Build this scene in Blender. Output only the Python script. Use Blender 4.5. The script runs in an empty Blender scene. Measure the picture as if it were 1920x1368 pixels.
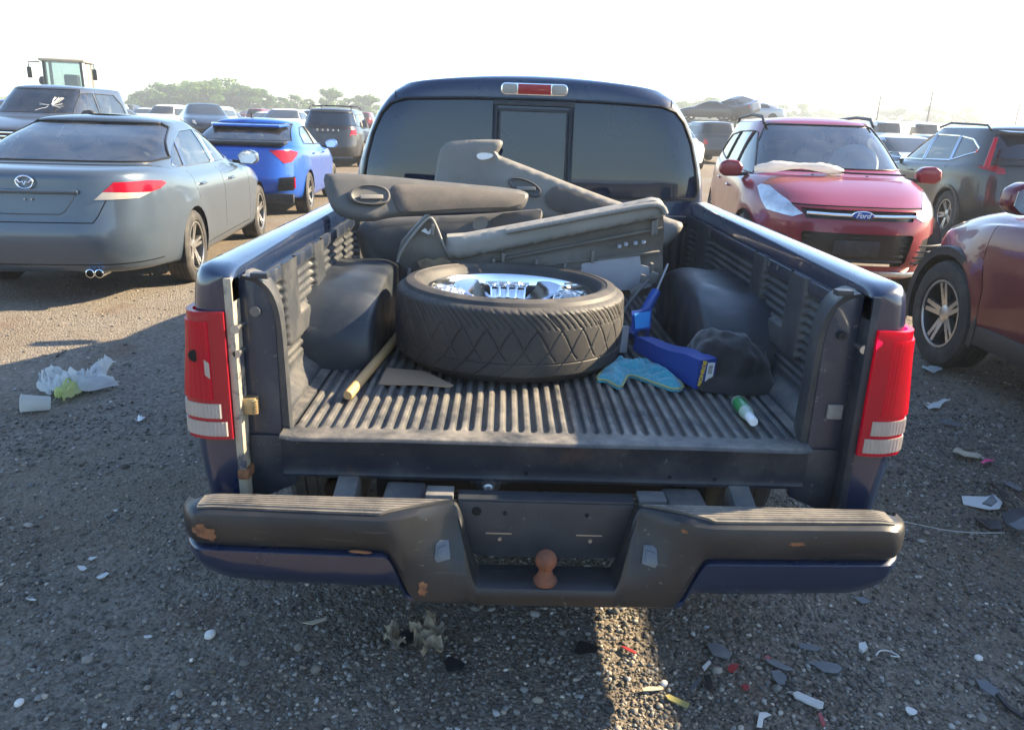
import bpy, bmesh, math, random
import numpy as np
from mathutils import Vector, Matrix, noise as mnoise
PI = math.pi
R = math.radians
random.seed(7)
rng = np.random.default_rng(11)
scene = bpy.context.scene
C = scene.collection

# ------------------------------------------------------------------ camera
SW, SH, FPX = 1920, 1368, 1468.4
PITCH, YAW, ROLL, CAMH = R(17.44), R(0.92), R(1.87), 1.5386
def cam_axes():
    cp, sp, cy, sy = math.cos(PITCH), math.sin(PITCH), math.cos(YAW), math.sin(YAW)
    f = Vector((sy*cp, cy*cp, -sp)); r = Vector((cy, -sy, 0)); u = r.cross(f)
    c, s = math.cos(ROLL), math.sin(ROLL)
    return r*c + u*s, u*c - r*s, f
CR, CU, CF = cam_axes()
cam_data = bpy.data.cameras.new('camera')
cam = bpy.data.objects.new('camera', cam_data); C.objects.link(cam)
cam_data.sensor_fit = 'HORIZONTAL'; cam_data.sensor_width = 36.0
cam_data.lens = FPX/SW*36.0
cam_data.clip_start = 0.05; cam_data.clip_end = 4000
cam.matrix_world = Matrix(((CR.x, CU.x, -CF.x, 0), (CR.y, CU.y, -CF.y, 0), (CR.z, CU.z, -CF.z, CAMH), (0, 0, 0, 1)))
scene.camera = cam
# survey helpers: where a sight line of the photograph meets a known plane of the place
def sight(px, py): return CF + CR*((px-SW/2)/FPX) - CU*((py-SH/2)/FPX)
def atY(px, py, Y):
    d = sight(px, py); return Vector((0, 0, CAMH)) + d*(Y/d.y)
def atZ(px, py, Z=0.0):
    d = sight(px, py); return Vector((0, 0, CAMH)) + d*((Z-CAMH)/d.z)
def atPlane(px, py, co, no):
    d = sight(px, py); o = Vector((0, 0, CAMH)); return o + d*((co-o).dot(no)/d.dot(no))

# ------------------------------------------------------------------ world and sun
SUN_AZ, SUN_EL = R(75.0), R(30.0)          # azimuth clockwise from +Y
world = bpy.data.worlds.new('World'); scene.world = world; world.use_nodes = True
wn = world.node_tree.nodes; wl = world.node_tree.links
sky = wn.new('ShaderNodeTexSky'); sky.sky_type = 'NISHITA'; sky.sun_disc = False
sky.sun_elevation = SUN_EL; sky.sun_rotation = SUN_AZ
sky.air_density = 1.15; sky.dust_density = 0.6; sky.ozone_density = 4.0; sky.altitude = 100
wn['Background'].inputs['Strength'].default_value = 0.10
wl.new(sky.outputs['Color'], wn['Background'].inputs['Color'])
sd = bpy.data.lights.new('sun', 'SUN'); sd.energy = 5.0; sd.angle = R(0.6); sd.color = (1.0, 0.81, 0.54)
sun = bpy.data.objects.new('sun', sd); C.objects.link(sun)
SUNV = Vector((math.sin(SUN_AZ)*math.cos(SUN_EL), math.cos(SUN_AZ)*math.cos(SUN_EL), math.sin(SUN_EL)))
sun.rotation_euler = SUNV.to_track_quat('Z', 'Y').to_euler(); sun.location = (20, 5, 20)
vs = scene.view_settings
scene.display_settings.display_device = 'sRGB'
vs.view_transform = 'Standard'; vs.look = 'None'; vs.gamma = 1.0; vs.use_curve_mapping = False
vs.exposure = 2.15
scene.render.engine = 'CYCLES'
scene.cycles.use_denoising = True
scene.cycles.max_bounces = 8; scene.cycles.transparent_max_bounces = 12
scene.cycles.caustics_reflective = False; scene.cycles.caustics_refractive = False
scene.cycles.sample_clamp_indirect = 6.0

# ------------------------------------------------------------------ materials
MATS = {}
def pmat(name, col, rough=.5, metal=0.0, coat=0.0, spec=.5, spots=(), bump=None, rvar=0.0, trans=0.0, alpha=1.0, ior=1.45,
         transl=None, coords='Object', sheen=0.0, attr=None, emit=None, settle=None):
    """procedural principled material; spots = ((scale, colour, lo, hi, amount), ...) laid over the base by noise"""
    m = bpy.data.materials.new(name); m.use_nodes = True; MATS[name] = m
    nt = m.node_tree; n = nt.nodes; l = nt.links; b = n['Principled BSDF']
    m.diffuse_color = (*col, 1)
    b.inputs['Roughness'].default_value = rough; b.inputs['Metallic'].default_value = metal
    b.inputs['Coat Weight'].default_value = coat; b.inputs['Coat Roughness'].default_value = .04
    b.inputs['Specular IOR Level'].default_value = spec; b.inputs['IOR'].default_value = ior
    b.inputs['Transmission Weight'].default_value = trans; b.inputs['Alpha'].default_value = alpha
    b.inputs['Sheen Weight'].default_value = sheen
    if emit: b.inputs['Emission Color'].default_value = (*emit[0], 1); b.inputs['Emission Strength'].default_value = emit[1]
    b.inputs['Base Color'].default_value = (*col, 1)
    tc = n.new('ShaderNodeTexCoord') if (spots or bump or rvar) else None
    cur = None
    if attr:
        a = n.new('ShaderNodeAttribute'); a.attribute_name = attr; cur = a.outputs['Color']
    for k, (sc, c2, lo, hi, amt) in enumerate(spots):
        t = n.new('ShaderNodeTexNoise'); t.inputs['Detail'].default_value = 6; t.inputs['Roughness'].default_value = .62
        if isinstance(sc, (tuple, list)):
            mp = n.new('ShaderNodeMapping'); mp.inputs['Scale'].default_value = sc
            l.new(tc.outputs[coords], mp.inputs['Vector']); l.new(mp.outputs['Vector'], t.inputs['Vector']); t.inputs['Scale'].default_value = 1
        else:
            t.inputs['Scale'].default_value = sc
            mp = n.new('ShaderNodeMapping'); mp.inputs['Location'].default_value = (k*3.7, k*1.9, k*5.1)
            l.new(tc.outputs[coords], mp.inputs['Vector']); l.new(mp.outputs['Vector'], t.inputs['Vector'])
        r = n.new('ShaderNodeMapRange'); r.inputs['From Min'].default_value = lo; r.inputs['From Max'].default_value = hi
        r.inputs['To Max'].default_value = amt; l.new(t.outputs['Fac'], r.inputs['Value'])
        mx = n.new('ShaderNodeMix'); mx.data_type = 'RGBA'; l.new(r.outputs['Result'], mx.inputs['Factor'])
        if cur is None: mx.inputs['A'].default_value = (*col, 1)
        else: l.new(cur, mx.inputs['A'])
        mx.inputs['B'].default_value = (*c2, 1); cur = mx.outputs['Result']
    if settle:                                   # fine dust lying on whatever faces up
        ge = n.new('ShaderNodeNewGeometry'); sx = n.new('ShaderNodeSeparateXYZ'); l.new(ge.outputs['Normal'], sx.inputs[0])
        r = n.new('ShaderNodeMapRange'); r.inputs['From Min'].default_value = .55; r.inputs['From Max'].default_value = .98; l.new(sx.outputs['Z'], r.inputs['Value'])
        t = n.new('ShaderNodeTexNoise'); t.inputs['Scale'].default_value = settle[2]; t.inputs['Detail'].default_value = 7; t.inputs['Roughness'].default_value = .68
        l.new(tc.outputs[coords], t.inputs['Vector'])
        r2 = n.new('ShaderNodeMapRange'); r2.inputs['From Min'].default_value = .34; r2.inputs['From Max'].default_value = .66; r2.inputs['To Max'].default_value = settle[1]; l.new(t.outputs['Fac'], r2.inputs['Value'])
        mu = n.new('ShaderNodeMath'); mu.operation = 'MULTIPLY'; l.new(r.outputs['Result'], mu.inputs[0]); l.new(r2.outputs['Result'], mu.inputs[1])
        mx = n.new('ShaderNodeMix'); mx.data_type = 'RGBA'; l.new(mu.outputs[0], mx.inputs['Factor'])
        if cur is None: mx.inputs['A'].default_value = (*col, 1)
        else: l.new(cur, mx.inputs['A'])
        mx.inputs['B'].default_value = (*settle[0], 1); cur = mx.outputs['Result']
    if cur is not None: l.new(cur, b.inputs['Base Color'])
    if rvar:
        t = n.new('ShaderNodeTexNoise'); t.inputs['Scale'].default_value = 9; t.inputs['Detail'].default_value = 5
        l.new(tc.outputs[coords], t.inputs['Vector'])
        r = n.new('ShaderNodeMapRange'); r.inputs['From Min'].default_value = .3; r.inputs['From Max'].default_value = .7
        r.inputs['To Min'].default_value = max(.02, rough-rvar); r.inputs['To Max'].default_value = rough+rvar
        l.new(t.outputs['Fac'], r.inputs['Value']); l.new(r.outputs['Result'], b.inputs['Roughness'])
    if bump:
        sc, st, ds = bump
        t = n.new('ShaderNodeTexNoise'); t.inputs['Scale'].default_value = sc; t.inputs['Detail'].default_value = 4
        l.new(tc.outputs[coords], t.inputs['Vector'])
        bp = n.new('ShaderNodeBump'); bp.inputs['Strength'].default_value = st; bp.inputs['Distance'].default_value = ds
        l.new(t.outputs['Fac'], bp.inputs['Height']); l.new(bp.outputs['Normal'], b.inputs['Normal'])
    if transl:
        tr = n.new('ShaderNodeBsdfTranslucent'); tr.inputs['Color'].default_value = (*transl[0], 1)
        mix = n.new('ShaderNodeMixShader'); mix.inputs['Fac'].default_value = transl[1]
        l.new(b.outputs['BSDF'], mix.inputs[1]); l.new(tr.outputs['BSDF'], mix.inputs[2])
        l.new(mix.outputs['Shader'], n['Material Output'].inputs['Surface'])
    return m
def glass_mat(name, tint, fac, rough=.02):
    """thin automotive glass: tinted see-through with a mirror-like Fresnel reflection"""
    m = bpy.data.materials.new(name); m.use_nodes = True; MATS[name] = m
    nt = m.node_tree; n = nt.nodes; l = nt.links; n.remove(n['Principled BSDF'])
    m.diffuse_color = (*tint, 1)
    tr = n.new('ShaderNodeBsdfTransparent'); tr.inputs['Color'].default_value = (*tint, 1)
    gl = n.new('ShaderNodeBsdfGlossy'); gl.inputs['Roughness'].default_value = rough; gl.inputs['Color'].default_value = (1, 1, 1, 1)
    df = n.new('ShaderNodeBsdfDiffuse'); df.inputs['Color'].default_value = (.35, .34, .3, 1)
    tc = n.new('ShaderNodeTexCoord'); ns = n.new('ShaderNodeTexNoise'); ns.inputs['Scale'].default_value = 5; ns.inputs['Detail'].default_value = 6
    l.new(tc.outputs['Object'], ns.inputs['Vector'])
    mr = n.new('ShaderNodeMapRange'); mr.inputs['From Min'].default_value = .3; mr.inputs['From Max'].default_value = .8; mr.inputs['To Max'].default_value = fac
    l.new(ns.outputs['Fac'], mr.inputs['Value'])
    m0 = n.new('ShaderNodeMixShader'); l.new(mr.outputs['Result'], m0.inputs['Fac']); l.new(tr.outputs[0], m0.inputs[1]); l.new(df.outputs[0], m0.inputs[2])
    fr = n.new('ShaderNodeFresnel'); fr.inputs['IOR'].default_value = 1.95
    m1 = n.new('ShaderNodeMixShader'); l.new(fr.outputs[0], m1.inputs['Fac']); l.new(m0.outputs[0], m1.inputs[1]); l.new(gl.outputs[0], m1.inputs[2])
    l.new(m1.outputs[0], n['Material Output'].inputs['Surface'])
    return m

DUST = (.27, .23, .18)
pmat('navy', (.0045, .013, .040), .30, coat=1.0, spots=((4, (.016, .028, .055), .52, .75, .5), (110, DUST, .70, .8, .2)), rvar=.05)
pmat('sill_dirty', (.009, .014, .024), .48, spots=((8, (.055, .056, .058), .46, .7, .7), (45, (.24, .22, .19), .64, .74, .5), (3, (.10, .05, .025), .62, .7, .4)), rvar=.12)
pmat('navy_worn', (.010, .017, .034), .45, coat=.3, spots=((9, (.06, .06, .06), .5, .72, .7), (45, (.24, .22, .19), .62, .74, .5)), rvar=.12)
pmat('jamb_worn', (.32, .28, .21), .6, spots=((14, (.02, .03, .06), .52, .60, .9), (40, (.12, .08, .05), .6, .7, .7)))
pmat('liner', (.024, .028, .034), .50, spots=((7, (.095, .09, .082), .46, .70, .55), (90, (.15, .14, .125), .58, .74, .4)), bump=(260, .35, .002), rvar=.1, settle=((.27, .24, .195), .72, 11))
pmat('liner_smooth', (.020, .025, .032), .40, spots=((5, (.085, .085, .082), .48, .75, .45), ((9, 60, 9), (.10, .10, .098), .60, .75, .5)), bump=(300, .12, .001), rvar=.1)
pmat('bumper_black', (.012, .013, .015), .40, spots=((6, (.030, .030, .030), .46, .72, .7), ((5, 30, 60), (.13, .12, .105), .62, .75, .5), (55, (.26, .235, .20), .66, .74, .6), (2.6, (.12, .05, .022), .64, .72, .6)), bump=(220, .12, .001), rvar=.1)
pmat('step_pad', (.06, .056, .052), .7, spots=((8, (.24, .21, .17), .40, .66, .6), (80, (.3, .27, .22), .58, .74, .5)), settle=((.30, .26, .20), .6, 14))
pmat('plate_black', (.022, .026, .032), .46, spots=((7, (.065, .07, .074), .45, .7, .5), (60, (.25, .24, .22), .66, .75, .5)), rvar=.1)
pmat('rust', (.16, .055, .025), .8, spots=((16, (.07, .03, .02), .45, .62, .8), (40, (.30, .13, .05), .6, .72, .6)), bump=(90, .5, .002))
pmat('rust_light', (.20, .085, .035), .8, spots=((30, (.09, .04, .022), .45, .62, .9), (12, (.34, .19, .08), .58, .7, .6)))
pmat('steel', (.42, .42, .42), .38, metal=1.0, spots=((20, (.16, .13, .1), .55, .7, .6),))
pmat('brass', (.40, .30, .16), .5, metal=.6, spots=((40, (.2, .13, .06), .5, .7, .7),))
pmat('chrome', (.82, .84, .87), .12, metal=1.0, rvar=.05, spots=((12, (.5, .48, .44), .55, .8, .35),))
pmat('under_black', (.012, .012, .013), .8, spots=((6, (.06, .05, .04), .5, .75, .6),))
pmat('frame_grey', (.10, .10, .10), .7, spots=((8, (.26, .24, .21), .45, .7, .6), (5, (.18, .08, .03), .62, .7, .6)))
pmat('lens_red', (.52, .005, .034), .16, coat=.6, transl=((1.0, .008, .15), .55), spots=((5, (.45, .02, .03), .5, .8, .4),))
pmat('lens_red_dull', (.34, .010, .022), .3, coat=.3, transl=((.8, .02, .05), .22), spots=((30, (.25, .1, .09), .6, .75, .4),))
pmat('lens_clear', (.42, .40, .36), .2, coat=.5, transl=((.8, .75, .66), .3), spots=((9, (.30, .27, .23), .45, .7, .5),))
pmat('lamp_clear', (.55, .56, .58), .08, metal=.4, coat=1.0, spots=((9, (.30, .31, .33), .45, .62, .6),), bump=(30, .15, .01))
pmat('lens_grey', (.10, .11, .12), .25, coat=.4, transl=((.6, .62, .65), .2))
pmat('lens_amber', (.7, .3, .05), .2, coat=.5)
pmat('tint_glass', (.007, .015, .030), .03, spec=.5, ior=1.6, spots=((3, (.014, .022, .036), .5, .8, .6),))
pmat('glass_frame', (.012, .013, .015), .35, spots=((30, (.06, .06, .055), .55, .75, .5),))
glass_mat('glass', (.62, .72, .70), .10)
glass_mat('glass_dark', (.16, .19, .20), .06)
glass_mat('glass_clear', (.85, .9, .88), .12)
pmat('rubber', (.024, .023, .022), .72, spots=((7, (.10, .088, .07), .46, .72, .6), (60, (.17, .15, .12), .62, .76, .4)), bump=(200, .15, .001))
pmat('rubber_tread', (.026, .026, .027), .62, spots=((5, (.065, .06, .052), .45, .7, .6), (3.3, (.10, .085, .065), .56, .74, .55), (70, (.2, .18, .15), .68, .76, .4)), bump=(240, .12, .001), settle=((.20, .165, .125), .4, 8))
pmat('black_plastic', (.018, .018, .019), .5, spots=((10, (.08, .075, .07), .5, .75, .5),), bump=(220, .1, .001))
pmat('trim_dark', (.010, .010, .011), .35)
pmat('gap', (.004, .004, .004), .9)
pmat('interior', (.034, .033, .032), .8, spots=((8, (.08, .075, .07), .5, .7, .5),))
pmat('interior_tan', (.22, .19, .15), .8, spots=((8, (.3, .27, .22), .5, .7, .5),))
pmat('airbag', (.62, .61, .58), .85)
pmat('alloy', (.48, .47, .45), .3, metal=.9, rvar=.08, spots=((10, (.25, .22, .19), .55, .75, .5),))
pmat('alloy_dark', (.05, .05, .052), .35, metal=.6)
pmat('white_plastic', (.72, .72, .70), .45, spots=((14, (.45, .42, .38), .55, .75, .5),))

# ------------------------------------------------------------------ mesh helpers
class MB:
    """collects shapes; build() links them as ONE mesh object"""
    def __init__(s): s.v = []; s.f = []; s.mi = []; s.m = 0
    def add(s, verts, faces):
        o = len(s.v); s.v += [tuple(p) for p in verts]; s.f += [tuple(i+o for i in f) for f in faces]; s.mi += [s.m]*len(faces); return s
    def box(s, x0, x1, y0, y1, z0, z1):
        v = [(x0,y0,z0),(x1,y0,z0),(x1,y1,z0),(x0,y1,z0),(x0,y0,z1),(x1,y0,z1),(x1,y1,z1),(x0,y1,z1)]
        return s.add(v, [(0,3,2,1),(4,5,6,7),(0,1,5,4),(1,2,6,5),(2,3,7,6),(3,0,4,7)])
    def obox(s, c, ax, ay, az):
        """box from centre and three half-axis vectors"""
        c, ax, ay, az = map(Vector, (c, ax, ay, az))
        v = [c+ax*i+ay*j+az*k for k in (-1, 1) for i, j in ((-1,-1),(1,-1),(1,1),(-1,1))]
        return s.add(v, [(0,3,2,1),(4,5,6,7),(0,1,5,4),(1,2,6,5),(2,3,7,6),(3,0,4,7)])
    def prism(s, poly, d):
        """polygon (list of 3-D points) extruded by vector d"""
        d = Vector(d); n = len(poly); a = [Vector(p) for p in poly]; v = a + [p+d for p in a]
        return s.add(v, [tuple(range(n-1, -1, -1)), tuple(range(n, 2*n))] + [(i, (i+1) % n, n+(i+1) % n, n+i) for i in range(n)])
    def grid(s, rows, close_u=False, close_v=False, flip=False):
        nr = len(rows); nc = len(rows[0]); v = [p for r in rows for p in r]; f = []
        for i in range(nr if close_v else nr-1):
            for j in range(nc if close_u else nc-1):
                a, b, c_, d = i*nc+j, i*nc+(j+1) % nc, ((i+1) % nr)*nc+(j+1) % nc, ((i+1) % nr)*nc+j
                f.append((a, d, c_, b) if flip else (a, b, c_, d))
        return s.add(v, f)
    def tube(s, pts, r, n=8, cap=True, closed=False):
        pts = [Vector(p) for p in pts]; m = len(pts); rows = []; up = None
        rr = r if isinstance(r, (list, tuple)) else [r]*m
        for i, p in enumerate(pts):
            a = pts[i-1] if (i > 0 or closed) else p; b = pts[(i+1) % m] if (i < m-1 or closed) else p
            t = (b-a); t = t.normalized() if t.length > 1e-9 else Vector((0, 0, 1))
            if up is None: up = Vector((0, 0, 1)) if abs(t.z) < .9 else Vector((1, 0, 0))
            x = up.cross(t).normalized(); up = t.cross(x).normalized()
            rows.append([p + (x*math.cos(2*PI*k/n) + up*math.sin(2*PI*k/n))*rr[i] for k in range(n)])
        o = len(s.v); s.grid(rows, close_u=True, close_v=closed)
        if cap and not closed:
            s.f += [tuple(o+k for k in range(n-1, -1, -1)), tuple(o+(m-1)*n+k for k in range(n))]; s.mi += [s.m]*2
        return s
    def lathe(s, prof, n=32, axis='z', c=(0, 0, 0), a0=0, a1=2*PI):
        """profile of (radius, height) spun about an axis through c"""
        c = Vector(c); full = abs(a1-a0-2*PI) < 1e-6; rows = []
        for r, h in prof:
            row = []
            for k in range(n if full else n+1):
                a = a0+(a1-a0)*k/n; p = (r*math.cos(a), r*math.sin(a), h)
                row.append(c + Vector(p if axis == 'z' else (p[2], p[0], p[1]) if axis == 'x' else (p[1], p[2], p[0])))
            rows.append(row)
        return s.grid(rows, close_u=full)
    def xform(s, M):
        s.v = [tuple(M @ Vector(p)) for p in s.v]; return s
    def mesh(s, name, smooth=True, bevel=0, weld=True, segs=2, ang=40):
        me = bpy.data.meshes.new(name); me.from_pydata(s.v, [], s.f)
        me.polygons.foreach_set('material_index', s.mi)
        bm = bmesh.new(); bm.from_mesh(me)
        if weld: bmesh.ops.remove_doubles(bm, verts=bm.verts, dist=1e-5)
        bmesh.ops.recalc_face_normals(bm, faces=bm.faces)
        if bevel:
            ed = [e for e in bm.edges if e.is_manifold and e.calc_face_angle(0) > R(30)]
            bmesh.ops.bevel(bm, geom=ed, offset=bevel, segments=segs, profile=.6, affect='EDGES', clamp_overlap=True)
        finish_bm(bm, me, smooth, ang); return me
    def build(s, name, mat, parent=None, smooth=True, bevel=0, weld=True, segs=2, ang=40):
        return link(name, s.mesh(name, smooth, bevel, weld, segs, ang), mat, parent)
def finish_bm(bm, me, smooth=True, ang=40):
    if smooth:
        for f in bm.faces: f.smooth = True
        for e in bm.edges:
            e.smooth = not (len(e.link_faces) == 2 and e.calc_face_angle(0) > R(ang))
    bm.to_mesh(me); bm.free(); me.update()
def mset(me, mat):
    mats = mat if isinstance(mat, (list, tuple)) else [mat]
    for m in mats: me.materials.append(MATS[m] if isinstance(m, str) else m)
def link(name, me, mat=None, parent=None):
    if mat is not None: mset(me, mat)
    o = bpy.data.objects.new(name, me); C.objects.link(o)
    if parent is not None: o.parent = parent
    return o
def thing(name, label, cat, loc=(0, 0, 0), rotz=0.0, group=None):
    o = bpy.data.objects.new(name, None); C.objects.link(o)
    o.location = loc; o.rotation_euler = (0, 0, rotz); o.empty_display_size = .1
    o['label'] = label; o['category'] = cat; o['kind'] = 'thing'
    if group: o['group'] = group
    return o
def tag(o, label, cat, group=None, kind=None):
    if label: o['label'] = label
    if cat: o['category'] = cat
    if group: o['group'] = group
    if kind: o['kind'] = kind
    return o
def lerp(a, b, t): return a+(b-a)*t
def sstep(a, b, x):
    t = min(1, max(0, (x-a)/(b-a))); return t*t*(3-2*t)
def nz(x, y=0, z=0): return mnoise.noise(Vector((x, y, z)))
def chaikin(poly, it=2, closed=True):
    p = [Vector(q) for q in poly]
    for _ in range(it):
        q = []; n = len(p)
        for i in range(n if closed else n-1):
            a, b = p[i], p[(i+1) % n]; q += [a*.75+b*.25, a*.25+b*.75]
        p = q if closed else [p[0]]+q+[p[-1]]
    return p
def text_mesh(body, size, shear=0.0, extrude=.001, bold=0.0):
    cu = bpy.data.curves.new('txt', 'FONT'); cu.body = body; cu.size = size; cu.shear = shear; cu.extrude = extrude; cu.offset = bold
    cu.align_x = 'CENTER'; cu.align_y = 'CENTER'; cu.resolution_u = 3
    o = bpy.data.objects.new('txt', cu); C.objects.link(o)
    bpy.context.view_layer.update()
    me = bpy.data.meshes.new_from_object(o.evaluated_get(bpy.context.evaluated_depsgraph_get()))
    bpy.data.objects.remove(o); return me
# ------------------------------------------------------------------ ground
def far_rise(x, y): return .30*math.exp(-((x+11.9)**2+(y-32.5)**2)/26)
def gh(x, y):
    near = 1-sstep(14, 30, math.hypot(x, y))
    return far_rise(x, y) + near*(.011*nz(x*.9, y*.9, 3) + .006*nz(x*2.7, y*2.7, 9)) - .004
def axis_steps(lo, hi, fine0, fine1, st):
    a = list(np.arange(fine0, fine1, st)); x = a[-1]; s = st
    while x < hi: s *= 1.22; x += s; a.append(x)
    x = a[0]; s = st
    while x > lo: s *= 1.22; x -= s; a.insert(0, x)
    return a
gx = axis_steps(-900, 900, -5, 4.5, .075); gy = axis_steps(-60, 1500, 1.2, 8.5, .075)
gb = MB(); gb.grid([[(x, y, gh(x, y)) for x in gx] for y in gy])
def ground_material():
    m = bpy.data.materials.new('gravel_ground'); m.use_nodes = True; MATS['gravel_ground'] = m
    n = m.node_tree.nodes; l = m.node_tree.links; b = n['Principled BSDF']; b.inputs['Roughness'].default_value = .92
    b.inputs['Specular IOR Level'].default_value = .25
    tc = n.new('ShaderNodeTexCoord')
    def tex(kind, sc, **k):
        t = n.new(kind); t.inputs['Scale'].default_value = sc; l.new(tc.outputs['Object'], t.inputs['Vector'])
        for a, v in k.items(): t.inputs[a].default_value = v
        return t
    def ramp(src, lo, hi, a, b_):
        r = n.new('ShaderNodeMapRange'); l.new(src, r.inputs['Value'])
        r.inputs['From Min'].default_value = lo; r.inputs['From Max'].default_value = hi; r.inputs['To Min'].default_value = a; r.inputs['To Max'].default_value = b_
        return r.outputs['Result']
    def mix(f, a, b_, kind='MIX'):
        x = n.new('ShaderNodeMix'); x.data_type = 'RGBA'; x.blend_type = kind
        if isinstance(f, float): x.inputs['Factor'].default_value = f
        else: l.new(f, x.inputs['Factor'])
        for s, q in (('A', a), ('B', b_)):
            if isinstance(q, tuple): x.inputs[s].default_value = (*q, 1)
            else: l.new(q, x.inputs[s])
        return x.outputs['Result']
    big = tex('ShaderNodeTexNoise', .55, Detail=5, Roughness=.6); mid = tex('ShaderNodeTexNoise', 3.2, Detail=6, Roughness=.65)
    fine = tex('ShaderNodeTexNoise', 60, Detail=5, Roughness=.7)
    vor = tex('ShaderNodeTexVoronoi', 62); vor2 = tex('ShaderNodeTexVoronoi', 150)
    dirt = mix(ramp(mid.outputs['Fac'], .35, .65, 0, 1), (.108, .078, .050), (.178, .136, .092))
    sep = n.new('ShaderNodeSeparateColor'); l.new(vor.outputs['Color'], sep.inputs[0])
    stone = mix(ramp(sep.outputs[0], 0, 1, 0, 1), (.094, .084, .072), (.27, .24, .20))
    sep2 = n.new('ShaderNodeSeparateColor'); l.new(vor2.outputs['Color'], sep2.inputs[0])
    grit = mix(ramp(sep2.outputs[0], 0, 1, 0, 1), (.090, .069, .048), (.235, .195, .147))
    base = mix(ramp(fine.outputs['Fac'], .42, .60, 0, 1), dirt, grit)
    base = mix(ramp(big.outputs['Fac'], .40, .62, .15, .85), base, stone)
    rusty = tex('ShaderNodeTexNoise', 1.7, Detail=3)
    base = mix(ramp(rusty.outputs['Fac'], .60, .72, 0, .6), base, (.13, .080, .048))
    l.new(base, b.inputs['Base Color'])
    add = n.new('ShaderNodeMath'); add.operation = 'ADD'
    l.new(ramp(vor.outputs['Distance'], 0, .6, 1, 0), add.inputs[0]); l.new(fine.outputs['Fac'], add.inputs[1])
    bp = n.new('ShaderNodeBump'); bp.inputs['Strength'].default_value = .8; bp.inputs['Distance'].default_value = .012
    l.new(add.outputs[0], bp.inputs['Height']); l.new(bp.outputs['Normal'], b.inputs['Normal'])
ground_material()
ground = gb.build('ground', 'gravel_ground', weld=False); tag(ground, 'dark gravel and dirt ground of the salvage lot', None, kind='structure')

# loose stones: real pebbles, one mass
def make_gravel():
    t = (1+5**.5)/2
    ico = np.array([(-1,t,0),(1,t,0),(-1,-t,0),(1,-t,0),(0,-1,t),(0,1,t),(0,-1,-t),(0,1,-t),(t,0,-1),(t,0,1),(-t,0,-1),(-t,0,1)], float); ico /= np.linalg.norm(ico[0])
    icf = np.array([(0,11,5),(0,5,1),(0,1,7),(0,7,10),(0,10,11),(1,5,9),(5,11,4),(11,10,2),(10,7,6),(7,1,8),(3,9,4),(3,4,2),(3,2,6),(3,6,8),(3,8,9),(4,9,5),(2,4,11),(6,2,10),(8,6,7),(9,8,1)])
    P = []; S = []
    def scatter(n, x0, x1, y0, y1, r0, r1, clump):
        c = 0; tries = 0
        while c < n and tries < n*8:
            tries += 1
            y = y0+(y1-y0)*random.random()**1.35; half = .78*y+.5
            x = random.uniform(max(x0, -half), min(x1, half))
            k = nz(x*1.1, y*1.1, 20)*.7 + nz(x*3.4, y*3.4, 40)*.45 + .20 + .16*x
            if random.random() > clump*max(.10, min(1, .35+k)): continue
            P.append((x, y)); S.append(r0+(r1-r0)*random.random()**3.2); c += 1
    scatter(62000, -3.2, 3.4, 1.45, 4.2, .0028, .0092, 1.0)
    scatter(11000, -5.0, 4.5, 3.2, 7.5, .005, .013, 1.0)
    scatter(900, -3.2, 3.4, 1.45, 5.0, .009, .018, .9)
    n = len(P); P = np.array(P); S = np.array(S)
    zz = np.array([gh(x, y) for x, y in P])
    sc = S[:, None]*np.stack([rng.uniform(.8, 1.5, n), rng.uniform(.7, 1.2, n), rng.uniform(.45, .85, n)], 1)
    v = ico[None]*(1+rng.uniform(-.24, .24, (n, 12, 1)))*sc[:, None, :]
    # random tilt and spin
    a = rng.uniform(0, 2*PI, n); b = rng.normal(0, .3, n)
    ca, sa, cb, sb = np.cos(a), np.sin(a), np.cos(b), np.sin(b)
    y1 = v[:, :, 1]*cb[:, None]-v[:, :, 2]*sb[:, None]; z1 = v[:, :, 1]*sb[:, None]+v[:, :, 2]*cb[:, None]; x1 = v[:, :, 0]
    X = x1*ca[:, None]-y1*sa[:, None]+P[:, :1]; Y = x1*sa[:, None]+y1*ca[:, None]+P[:, 1:]; Z = z1+(zz+sc[:, 2]*rng.uniform(.15, .75, n))[:, None]
    V = np.stack([X, Y, Z], 2).reshape(-1, 3); F = (icf[None]+12*np.arange(n)[:, None, None]).reshape(-1, 3)
    me = bpy.data.meshes.new('gravel'); me.vertices.add(len(V)); me.vertices.foreach_set('co', V.ravel())
    me.loops.add(F.size); me.loops.foreach_set('vertex_index', F.ravel().astype(np.int32))
    me.polygons.add(len(F)); me.polygons.foreach_set('loop_start', np.arange(0, F.size, 3, dtype=np.int32))
    me.update(calc_edges=True)
    g = np.clip(rng.lognormal(-2.12, .50, n), .035, .60); warm = rng.normal(0, .05, n)
    col = np.stack([g*(1.09+warm), g, g*(.86-warm), np.ones(n)], 1)
    ca_ = me.color_attributes.new('stone', 'FLOAT_COLOR', 'POINT'); ca_.data.foreach_set('color', np.repeat(col, 12, axis=0).ravel())
    pmat('pebble', (.2, .19, .18), .85, attr='stone', spots=((120, (.10, .085, .07), .52, .72, .5),), spec=.3)
    o = link('gravel', me, 'pebble'); tag(o, 'loose grey stones strewn over the ground behind the truck', None, kind='stuff')
make_gravel()

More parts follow.
